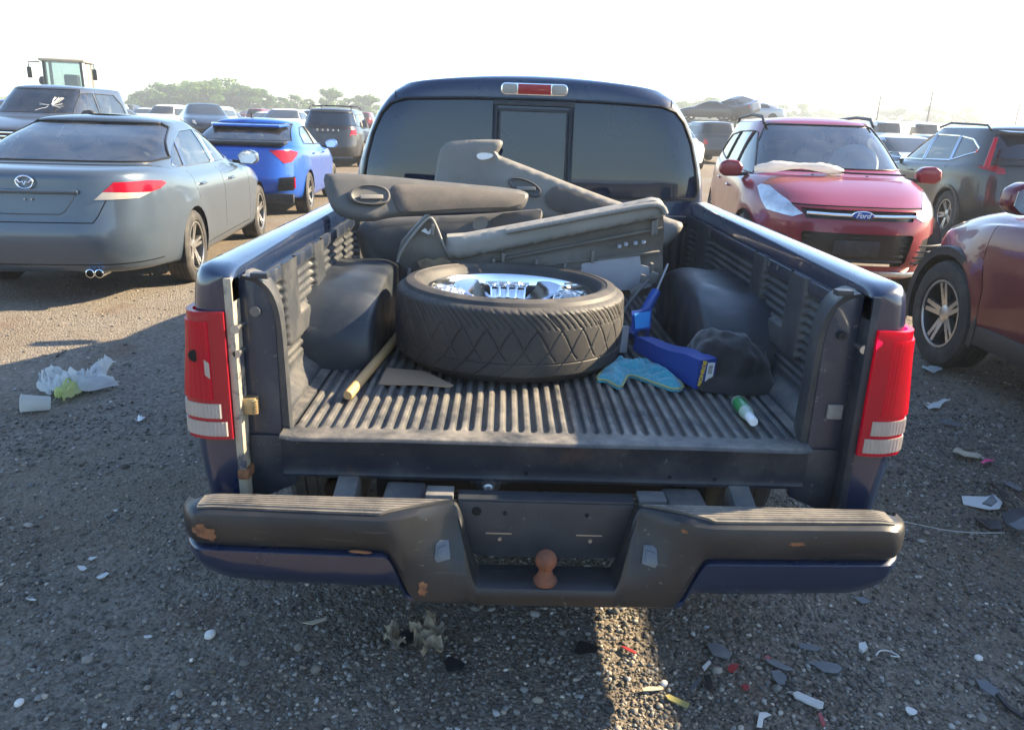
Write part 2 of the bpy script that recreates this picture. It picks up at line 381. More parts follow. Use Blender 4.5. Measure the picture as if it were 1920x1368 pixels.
# ------------------------------------------------------------------ car body system
NSIDE, NEND = 34, 18
def square_loop():
    """points of the unit square, anticlockwise from the middle of the front, as (u, v)"""
    q = []
    for k in range(NEND): q.append((1-2*k/NEND, 1))      # front edge right -> left
    for k in range(NSIDE): q.append((-1, 1-2*k/NSIDE))
    for k in range(NEND): q.append((-1+2*k/NEND, -1))
    for k in range(NSIDE): q.append((1, -1+2*k/NSIDE))
    return q
SQ = square_loop()
def catmull(p0, p1, p2, p3, t):
    return .5*((2*p1)+(-p0+p2)*t+(2*p0-5*p1+4*p2-p3)*t*t+(-p0+3*p1-3*p2+p3)*t**3)
def body_bm(levels, sub=3, arches=(), flare=.014):
    """car shell from a stack of rounded plan outlines. level = (W, F, R, nF, nR, zF, zS front, zS rear, zR[, crown])"""
    L = [np.array((list(l)+[0.0]*(10-len(l)))[:10], float) for l in levels]; seq = []; n = len(L)
    for i in range(n-1):
        for k in range(sub):
            p = catmull(L[max(0, i-1)], L[i], L[i+1], L[min(n-1, i+2)], k/sub)
            lo = np.minimum(L[i], L[i+1])-.02; hi = np.maximum(L[i], L[i+1])+.02
            seq.append((np.clip(p, lo, hi), i+k/sub))
    seq.append((L[-1], n-1))
    bm = bmesh.new(); lay = bm.faces.layers.float.new('lv'); rows = []
    for (W, F, Rr, nF, nR, zF, z1, z2, zR, cr), lv in seq:
        row = []; c = (F+Rr)/2; h = (F-Rr)/2
        for u, v in SQ:
            nn = nF if v > 0 else nR
            nn = lerp(8, nn, min(1, abs(v)*1.6))
            r = (abs(u)**nn+abs(v)**nn)**(-1/nn)
            x, vy = W*u*r, v*r; y = c+h*vy
            zs = lerp(z2, z1, (vy+1)/2)
            z = zs+(zF-zs)*sstep(.45, .97, vy) if vy > 0 else zs+(zR-zs)*sstep(.45, .97, -vy)
            z += cr*(1-(x/W)**2)
            for ay, az, ar in arches:
                d = math.hypot(y-ay, z-az)
                if abs(x) > .55*W and d < ar+.16 and lv < 7: x += math.copysign(flare*sstep(ar+.16, ar+.02, d), x)
            row.append(bm.verts.new((x, y, z)))
        rows.append((row, lv))
    m = len(SQ)
    for (a, la), (b, lb) in zip(rows, rows[1:]):
        for k in range(m):
            f = bm.faces.new((a[(k+1) % m], a[k], b[k], b[(k+1) % m])); f[lay] = (la+lb)/2; f.smooth = True
    f = bm.faces.new(rows[-1][0]); f[lay] = n
    bmesh.ops.recalc_face_normals(bm, faces=bm.faces)
    bm.normal_update(); return bm
SIDE_E = Vector((0, 1, 0)); END_E = Vector((1, 0, 0)); ZV = Vector((0, 0, 1))
def cut(bm, poly, d, e=None, lv=(-1, 99), nmin=.12, cond=None):
    """cuts a convex outline, seen along direction d, into the shell and returns the faces inside it"""
    d = Vector((d[0], d[1], d[2] if len(d) > 2 else 0)).normalized()
    if e is None: e = SIDE_E if abs(d.x) > .9 else END_E
    e = Vector(e); up = ZV if abs(d.z) < .7 else Vector((0, 1, 0))
    lay = bm.faces.layers.float['lv']
    poly = [(p[0], p[1]) for p in poly]; area = sum(poly[i-1][0]*poly[i][1]-poly[i][0]*poly[i-1][1] for i in range(len(poly)))
    if area < 0: poly = poly[::-1]
    s0 = min(p[0] for p in poly); s1 = max(p[0] for p in poly); t0 = min(p[1] for p in poly); t1 = max(p[1] for p in poly)
    faces = []
    for f in bm.faces:
        if not (lv[0] <= f[lay] <= lv[1]) or f.normal.dot(d) < nmin: continue
        if cond and not cond(f): continue
        ss = [v.co.dot(e) for v in f.verts]; tt = [v.co.dot(up) for v in f.verts]
        if max(ss) < s0 or min(ss) > s1 or max(tt) < t0 or min(tt) > t1: continue
        faces.append(f)
    for i in range(len(poly)):
        (a0, b0), (a1, b1) = poly[i], poly[(i+1) % len(poly)]
        nx, ny = b1-b0, -(a1-a0); ln = math.hypot(nx, ny)
        if ln < 1e-7 or not faces: continue
        nx /= ln; ny /= ln; no = e*nx+up*ny; co = e*a0+up*b0          # outward normal of the edge
        geom = set(faces)
        for f in faces: geom.update(f.verts); geom.update(f.edges)
        res = bmesh.ops.bisect_plane(bm, geom=list(geom), dist=1e-6, plane_co=co, plane_no=no)
        faces = [f for f in res['geom'] if isinstance(f, bmesh.types.BMFace) and (f.calc_center_median()-co).dot(no) < 1e-7]
    for f in faces: f.smooth = True
    return faces
def lift(bm, faces, name, mat, parent, off=0.0, remove=True, thick=0.0):
    """takes faces off the shell as a part of its own, moved out by off; thick gives it closed edges"""
    faces = list(dict.fromkeys(f for f in faces if f.is_valid))
    if not faces: return None
    bm.normal_update(); vm = {}; vs_ = []; fs = []
    for f in faces:
        idx = []
        for v in f.verts:
            if v not in vm: vm[v] = len(vs_); vs_.append(v.co+v.normal*off)
            idx.append(vm[v])
        fs.append(idx)
    mb = MB(); mb.add(vs_, fs)
    if thick:
        n0 = len(vs_); inner = [v.co+v.normal*(off-thick) for v in vm]
        cnt = {}
        for f in fs:
            for i in range(len(f)): cnt[(f[i-1], f[i])] = 1
        mb.v += [tuple(p) for p in inner]
        for a, b in cnt:
            if (b, a) not in cnt: mb.f.append((b, a, a+n0, b+n0)); mb.mi.append(0)
    if remove: bmesh.ops.delete(bm, geom=faces, context='FACES')
    return mb.build(name, mat, parent, weld=False, ang=50)
def rim_of(bm, faces, name, mat, parent, r=.006, off=.002):
    """a strip of trim that runs round the edge of a set of faces"""
    bm.normal_update(); fs = set(faces); nxt = {}
    for f in faces:
        for lp in f.loops:
            e = lp.edge
            if sum(1 for g in e.link_faces if g in fs) == 1: nxt[lp.vert] = lp.link_loop_next.vert
    if not nxt: return None
    mb = MB(); left = dict(nxt)
    while left:
        s = next(iter(left)); loop = [s]; c = left.pop(s)
        while c in left and c is not s: loop.append(c); c = left.pop(c)
        pts = [v.co+v.normal*off for v in loop]
        q = [pts[0]]
        for p in pts[1:]:
            if (p-q[-1]).length > .004: q.append(p)
        if len(q) > 3: mb.tube(q, r, n=5, closed=True)
    if not mb.v: return None
    return mb.build(name, mat, parent)
def groove(bm, pts, w, d, e=None, lv=(-1, 99), nmin=.12):
    """shut lines: narrow strips along a polyline, returned as faces"""
    out = []
    for (a0, b0), (a1, b1) in zip(pts, pts[1:]):
        dx, dy = a1-a0, b1-b0; ln = math.hypot(dx, dy); nx, ny = -dy/ln*w/2, dx/ln*w/2; ex, ey = dx/ln*w*.3, dy/ln*w*.3
        out += cut(bm, [(a0+nx-ex, b0+ny-ey), (a1+nx+ex, b1+ny+ey), (a1-nx+ex, b1-ny+ey), (a0-nx-ex, b0-ny-ey)], d, e, lv, nmin)
    return list(dict.fromkeys(f for f in out if f.is_valid))
def body_done(bm, name, mat, parent):
    bm.normal_update(); me = bpy.data.meshes.new(name)
    for f in bm.faces: f.smooth = True
    finish_bm(bm, me, True, 48); return link(name, me, mat, parent)
def circ(cy, cz, r, n=18, a0=0, a1=2*PI): return [(cy+r*math.cos(a0+(a1-a0)*k/n), cz+r*math.sin(a0+(a1-a0)*k/n)) for k in range(n)]
def rrect(x0, x1, z0, z1, r=.03, n=4):
    p = []
    for cx, cz, a in ((x1-r, z0+r, -PI/2), (x1-r, z1-r, 0), (x0+r, z1-r, PI/2), (x0+r, z0+r, PI)):
        p += [(cx+r*math.cos(a+PI/2*k/n), cz+r*math.sin(a+PI/2*k/n)) for k in range(n+1)]
    return p
WHEELS = {}
def wheel_meshes(kind, r, w, rim, spokes, mat_face, mat_dark, twin=False):
    """tyre and rim meshes, outer face towards +x, shared between copies"""
    t = MB(); hw = w/2
    t.lathe([(rim, -hw*.8), (rim+.015, -hw*.95), (lerp(rim, r, .55), -hw), (r-.018, -hw*.93), (r-.004, -hw*.78)]
            + [(r-(.006 if k % 2 else 0), x*hw*.74) for k, x in ((0, -1), (0, -.55), (1, -.5), (1, -.42), (0, -.37), (0, -.05), (1, -.03), (1, .05), (0, .08), (0, .42), (1, .46), (1, .52), (0, .57), (0, 1))]
            + [(r-.004, hw*.78), (r-.018, hw*.93), (lerp(rim, r, .55), hw), (rim+.015, hw*.95), (rim, hw*.8)], n=40, axis='x')
    tm = t.mesh('tyre', ang=35); mset(tm, 'rubber')
    b = MB(); b.m = 1
    b.lathe([(rim, hw*.8), (rim-.008, hw*.86), (rim-.02, hw*.84), (rim-.03, hw*.5), (rim-.035, -hw*.2), (rim*.3, -hw*.25), (.001, -hw*.25)], n=40, axis='x')
    b.m = 0
    b.lathe([(rim+.002, hw*.80), (rim-.001, hw*.90), (rim-.014, hw*.90), (rim-.020, hw*.80)], n=40, axis='x')
    b.lathe([(.062, hw*.3), (.06, hw*.62), (.035, hw*.68), (.001, hw*.69)], n=18, axis='x')
    for k in range(spokes):
        a = 2*PI*k/spokes
        for da in ((-.13, .13) if twin else (0,)):
            d0 = Vector((0, math.cos(a), math.sin(a))); d1 = Vector((0, math.cos(a+da), math.sin(a+da))); p1 = Vector((0, -d1.z, d1.y)); p0 = Vector((0, -d0.z, d0.y))
            w0, w1 = (.018, .014) if twin else (.030, .022)
            x0, x1 = hw*.60, hw*.80
            A = d0*.045+p0*(da*.1); Bp = d1*(rim-.012)
            o = [A-p0*w0, A+p0*w0, Bp+p1*w1, Bp-p1*w1]
            xs = (x0, x0, x1, x1)
            b.add([q+Vector((x, 0, 0)) for q, x in zip(o, xs)]+[q+Vector((x-.035, 0, 0)) for q, x in zip(o, xs)],
                  [(0,1,2,3),(7,6,5,4),(0,4,5,1),(1,5,6,2),(2,6,7,3),(3,7,4,0)])
    rmh = b.mesh('rim', ang=35, weld=False); mset(rmh, [mat_face, mat_dark])
    WHEELS[kind] = (tm, rmh)
def put_wheel(kind, parent, x, y, z, steer=0.0):
    tm, rmh = WHEELS[kind]; w = bpy.data.objects.new('wheel', tm); C.objects.link(w); w.parent = parent
    w.location = (x, y, z); w.rotation_euler = (random.uniform(0, 6), 0, (PI if x < 0 else 0)+steer)
    r = bpy.data.objects.new('rim', rmh); C.objects.link(r); r.parent = w
    return w
# ------------------------------------------------------------------ the pickup truck
XC, YT = .1264, 1.8546                       # middle of its tail
truck = thing('pickup_truck', 'dark blue pickup truck without a tailgate, its open bed full of salvaged parts', 'pickup truck', (XC, YT, 0))
def tp(v): return Vector(v)-Vector((XC, YT, 0))
FZ = .750                                     # bed floor
# -- bed sides: outer skin, rail and rounded tail corner
RAIL = [(.775, 1.095), (.775, 1.160), (.783, 1.173), (.80, 1.179), (.845, 1.182), (.866, 1.176), (.879, 1.158), (.886, 1.13), (.893, 1.06), (.902, .97), (.909, .87), (.913, .77),
        (.911, .70), (.905, .64), (.897, .58), (.889, .48), (.874, .40)]
for s in (-1, 1):
    ys = [0, .002, .008, .018, .032, .050, .075, .11] + [.11+1.88*k/34 for k in range(1, 35)]
    bm = bmesh.new(); lay = bm.faces.layers.float.new('lv'); rows = []
    for y in ys:
        t = max(0, 1-y/.075); ins = .060*(1-math.sqrt(max(0, 1-t*t)))
        row = []
        for x, z in RAIL:
            xx = x-ins*sstep(.79, .86, x); zz = z-.028*(1-math.sqrt(max(0, 1-t*t)))*sstep(1.12, 1.18, z)
            d = math.hypot(y-1.08, z-.36)
            if x > .86 and d < .60: xx += .018*sstep(.60, .45, d)
            row.append(bm.verts.new((s*xx, y, zz)))
        rows.append(row)
    for a, b in zip(rows, rows[1:]):
        for k in range(len(RAIL)-1): bm.faces.new((a[k], a[k+1], b[k+1], b[k]))
    inner = [bm.verts.new((s*.790, 0, min(v.co.z, 1.152))) for v in rows[0][4:]]          # tail face
    for k in range(len(inner)-1): bm.faces.new((inner[k], inner[k+1], rows[0][5+k], rows[0][4+k]))
    bmesh.ops.recalc_face_normals(bm, faces=bm.faces); bm.normal_update()
    if sum(f.normal.x*s for f in bm.faces) < 0: bmesh.ops.reverse_faces(bm, faces=bm.faces)
    bm.normal_update()
    w = cut(bm, circ(1.08, .36, .42, 22), (s, 0)); bmesh.ops.delete(bm, geom=[f for f in w if f.is_valid], context='FACES')
    body_done(bm, 'bed_side', 'navy', truck)
    MB().lathe([(.43, -.0), (.425, .0), (.42, -.24), (.40, -.24)], n=20, axis='x', c=(0, 0, 0), a0=0, a1=PI).xform(Matrix.Translation((s*.905, 1.08, .36)) @ Matrix.Scale(s, 4, (1, 0, 0))).build('wheel_arch', 'under_black', truck)
    # worn flange that the tailgate shut against, post face set back behind it
    MB().box(*sorted((s*.775, s*.7955)), -.004, .052, .565, 1.1535).build('jamb_flange', 'jamb_worn' if s < 0 else 'sill_dirty', truck, bevel=.004)
    po = [(.690, .640), (.690, 1.02), (.695, 1.07), (.712, 1.115), (.742, 1.140), (.7752, 1.146), (.7752, .565), (.735, .560), (.660, .592), (.655, .640)]
    MB().prism([(s*x, .046, z) for x, z in po], (0, .02, 0)).build('tail_post', 'navy_worn', truck, bevel=.003)
    # foot of the post, bare and dirty
    MB().prism([(s*x, .036, z) for x, z in ((.672, .725), (.70, .735), (.772, .735), (.772, .567), (.735, .562), (.655, .60), (.655, .66))], (0, .009, 0)).build('post_foot', 'sill_dirty', truck, bevel=.002)
    # inner liner return that wraps the post
    band = [(.668, FZ), (.671, .90), (.674, 1.02), (.680, 1.075), (.696, 1.118), (.722, 1.144), (.765, 1.152)]
    ib = [(x+.022, z-(.022 if z > 1.05 else .004)) for x, z in band]
    band = [(p.x, p.y) for p in chaikin([Vector((*p, 0)) for p in band], 2, closed=False)]; ib = [(p.x, p.y) for p in chaikin([Vector((*p, 0)) for p in ib], 2, closed=False)]
    m = MB(); m.grid([[(s*x, y, z) for x, z in c] for y, c in ((.050, ib), (.044, band), (.070, band), (.155, [(x+.022, z) for x, z in band]), (.175, [(x+.04, z) for x, z in band]))])
    m.build('liner_return', 'liner', truck, ang=55)
    MB().box(*sorted((s*.700, s*.742)), .035, .062, 1.146, 1.160).build('liner_clip', 'plate_black', truck, bevel=.002)
    # strikers, bumper stops and bolts on the post
    def bolt(x, z, r, ln, mat, name, head=1.6):
        MB().lathe([(.001, -ln), (r*head, -ln), (r*head, -ln+.008), (r, -ln+.008), (r, 0)], n=14, axis='y', c=(s*x, .046, z)).build(name, mat, truck, ang=30)
    if s < 0:
        bolt(.735, 1.065, .008, .014, 'frame_grey', 'bolt')
        bolt(.772, 1.030, .007, .060, 'steel', 'striker_bolt'); bolt(.775, .965, .006, .050, 'steel', 'striker_bolt')
        st = MB(); st.box(-.778, -.744, .012, .046, .800, .842)
        for k in range(6): st.box(-.752, -.738, .006, .020, .803+k*.0065, .8065+k*.0065)
        st.build('latch_striker', 'brass', truck, bevel=.0015)
        MB().box(-.795, -.765, -.012, .045, .628, .655).build('rubber_stop', 'rust_light', truck, bevel=.006)
    else:
        bolt(.730, 1.045, .007, .016, 'under_black', 'bolt'); bolt(.775, 1.02, .007, .045, 'steel', 'striker_bolt')
        MB().box(.725, .765, .038, .047, .82, .86).build('latch_striker', 'frame_grey', truck, bevel=.003)
# -- bed liner floor: rounded ribs between grooves, flat apron at the back
def floor_z(x, y):
    if abs(x) > .668: return FZ+.004*sstep(.668, .70, abs(x))
    p = (x/.0335) % 1.0; rib = sstep(.08, .30, p)*(1-sstep(.70, .92, p))
    e = sstep(.060, .095, y)*(1-sstep(1.86, 1.90, y))
    dip = .004*nz(x*2.2, y*2.2, 5)
    return FZ-.013*(1-rib)*e + dip*.5
xs = []
k = -.70
while k <= .7001: xs.append(k); k += .0335/9
ys = [-.008, -.004, 0, .02, .04, .055, .062, .07, .078, .086, .095, .11] + [.11+1.85*j/40 for j in range(1, 41)]
m = MB(); m.grid([[(x*(.975+.025*sstep(.03, .07, y)), y+.006*nz(x*4, 2)*(1 if y < .01 else 0), floor_z(x, y) - (.009 if j == 0 else .002 if j == 1 else 0)) for x in xs] for j, y in enumerate(ys)])
m.build('bed_floor', 'liner', truck, ang=60, weld=False)
# -- liner side walls with horizontal ribs and plain pads
def wall_x(y, z):
    b = .700+.052*sstep(FZ, FZ+.06, z)+.012*(z-FZ)/.38
    ribs = sstep(.14, .17, y)*(1-sstep(1.90, 1.93, y))*sstep(FZ+.06, FZ+.08, z)*(1-sstep(1.075, 1.09, z))
    pad = lambda a0, a1, b0, b1: sstep(a0-.005, a0+.005, y)*(1-sstep(a1-.005, a1+.005, y))*sstep(b0-.005, b0+.005, z)*(1-sstep(b1-.005, b1+.005, z))
    pd = max(pad(.36, .50, .93, 1.30), pad(.36, .62, .88, .95), pad(.74, .86, .80, 1.30), pad(1.50, 1.72, .9, 1.3))
    hole = pad(.74, .92, 1.02, 1.2)
    return b + ribs*(1-pd)*.0085*sstep(.2, .8, .5+.5*math.sin(2*PI*z/.0265)) - .016*pd
for s in (-1, 1):
    m = MB(); m.grid([[(s*wall_x(y, z), y, z) for z in [FZ-.01+.385*k/104 for k in range(105)]] for y in [.09+.82*k/164 for k in range(165)]+[.91+1.08*k/60 for k in range(1, 61)]], flip=s < 0)
    m.build('liner_wall', 'liner', truck, ang=70, weld=False)
    MB().box(*sorted((s*.755, s*.782)), .06, 1.99, 1.085, 1.122).build('rail_flange', 'navy_worn', truck, bevel=.004)
    for y, z in ((.45, 1.112), (.62, 1.112), (.70, 1.11)) if s > 0 else ():
        MB().lathe([(.001, .003), (.008, .003), (.009, 0)], n=10, axis='x', c=(.750, y, z)).build('flange_hole', 'frame_grey', truck)
    # wheel house: a rounded arch
    rows = []
    for k in range(29):
        a = PI*k/28; n_ = 3.0
        cy = math.copysign(abs(math.cos(a))**(2/n_), math.cos(a)); cz = abs(math.sin(a))**(2/n_)
        row = []
        for q in range(17):
            t = q/16; b = min(1, t/.45)*PI/2
            g = math.sin(b)**.8; xi = .540+.075*(1-math.cos(b)) + max(0, t-.45)/.55*.16
            sc = .80+.20*g
            row.append((s*xi, 1.02+(.45+.03*t)*cy*(.93+.07*g), FZ-.012+(.262*(.90+.10*g)+.01*nz(k*.3, q*.2, s))*cz))
        rows.append(row)
    m = MB(); m.grid(rows, flip=s > 0)
    cap = [r[0] for r in rows]; cen = (s*.540, 1.02, FZ-.012)
    o = len(m.v); m.v += [tuple(cen)]+[tuple(p) for p in cap]; m.f += [(o, o+1+i, o+2+i) for i in range(28)]; m.mi += [0]*28
    m.build('wheel_house', 'liner_smooth', truck, ang=50)
# -- front wall of the bed
m = MB(); m.grid([[(x, 1.965-.007*sstep(.3, .55, .5+.5*math.cos(2*PI*x/.045))*sstep(.82, .84, z)*(1-sstep(1.03, 1.05, z)), z) for x in [-.755+1.51*k/270 for k in range(271)]] for z in [FZ-.01, .78, .815, .825, .835, .845, .9, .98, 1.03, 1.04, 1.05, 1.075]], flip=True)
m.build('bed_front_wall', 'liner', truck, ang=60, weld=False)
MB().box(-.885, .885, 1.955, 2.005, 1.070, 1.112).build('bed_front_rail', 'navy_worn', truck, bevel=.006)
MB().box(-.88, .88, 1.972, 1.99, .5, 1.08).build('bed_front_panel', 'navy_worn', truck)
# -- tail sill under the floor
m = MB(); m.grid([[(x, y+.002*nz(x*3, z*4), z) for x in [-.688+1.376*k/60 for k in range(61)]] for y, z in ((.09, .738), (.030, .738), (.024, .732), (.027, .715), (.030, .66), (.034, .640), (.030, .630), (.034, .620), (.09, .618))])
m.build('tail_sill', 'sill_dirty', truck, ang=40)
for x, z in ((-.05, .648), (.33, .648), (.45, .645)): MB().lathe([(.001, -.002), (.006, -.002)], n=8, axis='y', c=(x, .031, z)).build('sill_hole', 'gap', truck)
MB().box(-.80, .80, .10, 1.95, .66, .735).build('bed_underside', 'under_black', truck)
# -- tail lamps, lens wrapped round the corner
def lamp(s, red):
    n1 = 15
    def rim(z, k, off=0.0):
        """point k (0 inner .. 1 outer, 1.5 wrapped forward) of the lamp surface at height z"""
        wo = .902+.020*sstep(1.07, .80, z)
        pts = [Vector((.797, -.010, 0)), Vector((.835, -.016, 0)), Vector((.868, -.013, 0)), Vector((wo-.012, .006, 0)), Vector((wo, .036, 0)), Vector((wo-.002, .085, 0))]
        pts = chaikin(pts, 2, closed=False); t = k*(len(pts)-1); i = min(int(t), len(pts)-2); p = pts[i].lerp(pts[i+1], t-i)
        return p+Vector((0, -off, 0))*(1-k)+Vector((off*k, 0, 0))
    def panel(z0, z1, k0, k1, off, name, mat, parent, ribs=0, amp=0, nx=24, nzz=14, edge=.006, hrib=0):
        rows = []
        for j in range(-1, nzz+2):
            z = lerp(z0, z1, min(1, max(0, j/nzz))); row = []
            for i in range(-1, nx+2):
                k = lerp(k0, k1, min(1, max(0, i/nx))); o = off
                if j in (-1, nzz+1) or i in (-1, nx+1): o = off-edge
                else: o += amp*(math.sin(i/nx*ribs*2*PI) if ribs else 0)
                p = rim(z, k, o); row.append((s*p.x, p.y, z))
            rows.append(row)
        mb = MB(); mb.grid(rows, flip=s > 0); return mb.build(name, mat, parent, ang=50)
    hs = panel(.742, 1.072, 0, 1, .004, 'tail_lamp', 'lens_red' if s > 0 else 'lens_red_dull', truck, nx=26, nzz=16, edge=.02)
    panel(.850, 1.048, .24, .97, .010, 'red_lens', 'lens_red', hs, ribs=15 if s > 0 else 11, amp=.0018 if s > 0 else .0007, nx=60)
    panel(.800, .838, .16, .95, .008, 'reversing_lens', 'lens_clear', hs, ribs=18, amp=.0016, nx=72, nzz=4)
    panel(.752, .790, .10, .93, .008, 'reversing_lens', 'lens_clear', hs, ribs=18, amp=.0016, nx=72, nzz=4)
    if s < 0:
        p = rim(.962, .42, .012)
        MB().lathe([(.001, .0), (.012, .0), (.016, .002)], n=12, axis='y', c=(s*p.x, p.y-.001, .962)).build('broken_hole', 'gap', hs)
        q = [rim(z, k, .0115) for z, k in ((.955, .30), (.945, .24), (.905, .24), (.915, .30))]
        MB().add([(s*a.x, a.y, z) for a, z in zip(q, (.955, .945, .905, .915))], [(0, 1, 2, 3)]).build('lens_chip', 'lens_clear', hs)
    return hs
lamp(-1, 0); lamp(1, 1)
# -- rear bumper: black upper bar that drops to a low step in the middle, blue lower skirts
def bump_t(x): return lerp(.454, .630, sstep(.165, .230, abs(x)))-.016*sstep(.80, .92, abs(x))      # top of the black part
def bump_b(x): return lerp(.384, .524, sstep(.315, .395, abs(x)))                                     # its lower edge
def bump_y(x): return -.200+.022*(x/.9)**2+.11*max(0, (abs(x)-.83)/.088)**2.2
def bump_yt(x): return lerp(bump_y(x), -.118, 1-sstep(.215, .410, abs(x))) if abs(x) > .23 else lerp(-.203, lerp(bump_y(x), -.118, 1-sstep(.215, .410, abs(x))), sstep(.165, .232, abs(x)))
rows = []
bxs = sorted(set([round(-.918+1.836*k/120, 4) for k in range(121)]+[q*s_ for q in (.165, .172, .18, .186, .192, .198, .204, .21, .217, .224, .23, .236) for s_ in (-1, 1)]))
for x in bxs:
    t, b, y, yt = bump_t(x), bump_b(x), bump_y(x), bump_yt(x); h = t-b; e = max(.25, math.sqrt(max(0, 1-(max(0, abs(x)-.862)/.060)**2))); yk = max(-.098, min(y+.07, -.035))
    mid = (t+b)/2; f = lambda z: mid+(z-mid)*e
    Y = lambda z: lerp(y, yt, sstep(.15, .95, (z-b)/h))
    r = min(.03, h*.3)
    yf = Y(t-r); yk = max(-.098, y+.055); L2 = lambda q: lerp(yf, yk, q)
    rows.append([(x, yk+.004, f(t-.03)), (x, yk, f(t-.002)), (x, L2(.55), f(t)), (x, L2(.25), f(t-.002)), (x, L2(.06), f(t-r*.40)), (x, yf, f(t-r)), (x, Y(t-h*.45), f(t-h*.45)), (x, Y(b+h*.25)+.002, f(b+h*.25)),
                 (x, y+.010, f(b+.014)), (x, y+.024, f(b+.002)), (x, y+.05, f(b-.003)), (x, yk+.02, f(b))])
m = MB(); m.grid(rows, flip=True); n_ = len(rows[0]); NX = len(bxs)-1
m.f += [tuple(range(n_)), tuple(NX*n_+i for i in range(n_-1, -1, -1))]; m.mi += [0, 0]
bumper = m.build('rear_bumper', 'bumper_black', truck, ang=35)
for s in (-1, 1):
    rows = []
    for k in range(61):
        x = .322+(.906-.322)*k/60; b = bump_b(x)+.002; y = bump_y(x)+.010; lo = lerp(.412, .420, sstep(0, 12, k))-.012*sstep(4, 14, k)*(1-k/60)+.045*sstep(.76, .90, x); b = max(b, lo+.004)
        rows.append([(s*x, y+.05, b), (s*x, y+.006, b-.002), (s*x, y-.001, b-.008), (s*x, y+.001, b-.020), (s*x, y+.006, lerp(b, lo, .55)), (s*x, y+.020, lerp(b, lo, .88)), (s*x, y+.045, lo), (s*x, y+.11, lo+.01)])
    m = MB(); m.grid(rows, flip=s > 0); m.build('bumper_skirt', 'navy', bumper, ang=50)
    # ribbed step pad
    rows = []; yr = lambda x, t: lerp(bump_y(x)+.020, -.104, t)
    for j in range(-1, 44):
        t = min(1, max(0, j/42)); row = []
        for i in range(-1, 42):
            u = min(1, max(0, i/40)); x0 = .238+.165*(1-t)**.8; x = lerp(x0, .845, u)
            rib = .0040*(sstep(.2, .55, .5+.5*math.cos(2*PI*t*6.0)) if .05 < t < .97 and .02 < u < .985 else 1)
            z = bump_t(max(x, .30))+.002+rib if 0 <= j <= 42 and 0 <= i <= 40 else bump_t(max(x, .30))-.012
            row.append((s*x, yr(x, t), z - .004*sstep(.15, .0, t)))
        rows.append(row)
    m = MB(); m.grid(rows, flip=s < 0); m.build('step_pad', 'step_pad', bumper, ang=50)
    # number plate lamp on the slope
    yl = lambda x, z: lerp(bump_y(x), bump_yt(x), sstep(.15, .95, (z-.39)/.24))-.001
    q = ((.234, .510), (.266, .503), (.273, .512), (.271, .544), (.262, .551), (.240, .549))
    lm = MB().prism([(s*x, yl(x, z), z) for x, z in q], (0, -.006, 0)).build('plate_lamp', 'lens_grey', bumper, bevel=.003)
    q = ((.241, .518), (.263, .512), (.266, .537), (.245, .542))
    MB().prism([(s*x, yl(x, z)-.006, z) for x, z in q], (0, -.006, 0)).build('lamp_lens', 'lens_grey', lm, bevel=.003)
# number plate carrier in the dip
m = MB(); q = [(-.222, .622), (.222, .622), (.196, .480), (.16, .468), (-.16, .468), (-.196, .480)]
m.prism([(x, -.086, z) for x, z in q], (0, .008, 0)); pc = m.build('plate_carrier', 'plate_black', bumper, bevel=.003)
m = MB(); m.prism([(x, -.083, z) for x, z in ((-.222, .622), (.222, .622), (.222, .628), (-.222, .628))], (0, .05, 0)).build('carrier_lip', 'plate_black', bumper, bevel=.002)
for x in (-.115, .115):
    MB().box(x-.036, x+.030, -.0885, -.085, .534, .537).build('screw_slot', 'steel', pc)
    MB().lathe([(.001, -.004), (.005, -.004), (.006, 0)], n=8, axis='y', c=(x, -.0865, .520)).build('screw', 'steel', pc)
    MB().lathe([(.001, -.003), (.005, -.003), (.006, 0)], n=8, axis='y', c=(x*.9, -.0865, .592)).build('screw_hole', 'gap', pc)
MB().lathe([(.001, -.002), (.012, -.002), (.0125, 0)], n=14, axis='y', c=(-.175, -.0865, .596)).build('carrier_hole', 'gap', pc)
# low step plate with tow ball
ball = MB().lathe([(.030, .448), (.030, .455), (.0275, .457), (.021, .467), (.0172, .476), (.0168, .483)] + [(.0268*math.sin(a), .5085-.0268*math.cos(a)) for a in [R(40+140*k/12) for k in range(13)]], n=24, c=(0, -.165, 0))
ball.build('tow_ball', 'rust', bumper, ang=35)
def rust(x, z, rx, rz, seed):
    rd = random.Random(seed); q = []
    for k in range(18):
        a = 2*PI*k/18; u = rd.uniform(.55, 1.1); q.append((x+rx*u*math.cos(a), z+rz*u*math.sin(a)))
    yy = lambda a, b: lerp(bump_y(a), bump_yt(a), sstep(.15, .95, (b-bump_b(a))/(bump_t(a)-bump_b(a))))
    m = MB(); m.add([(x, yy(x, z)-.0030, z)]+[(a, yy(a, b)-.0022, b) for a, b in q]+[(a, yy(a, b)+.004, b) for a, b in q], [(0, 1+k, 1+(k+1) % 18) for k in range(18)]+[(1+k, 19+k, 19+(k+1) % 18, 1+(k+1) % 18) for k in range(18)])
    m.build('rust_patch', 'rust_light', bumper)
rust(-.300, .440, .013, .022, 1); rust(-.828, .575, .030, .020, 2); rust(-.805, .560, .012, .012, 5); rust(.60, .585, .022, .006, 3); rust(-.45, .537, .030, .004, 4); rust(.33, .60, .010, .006, 7)
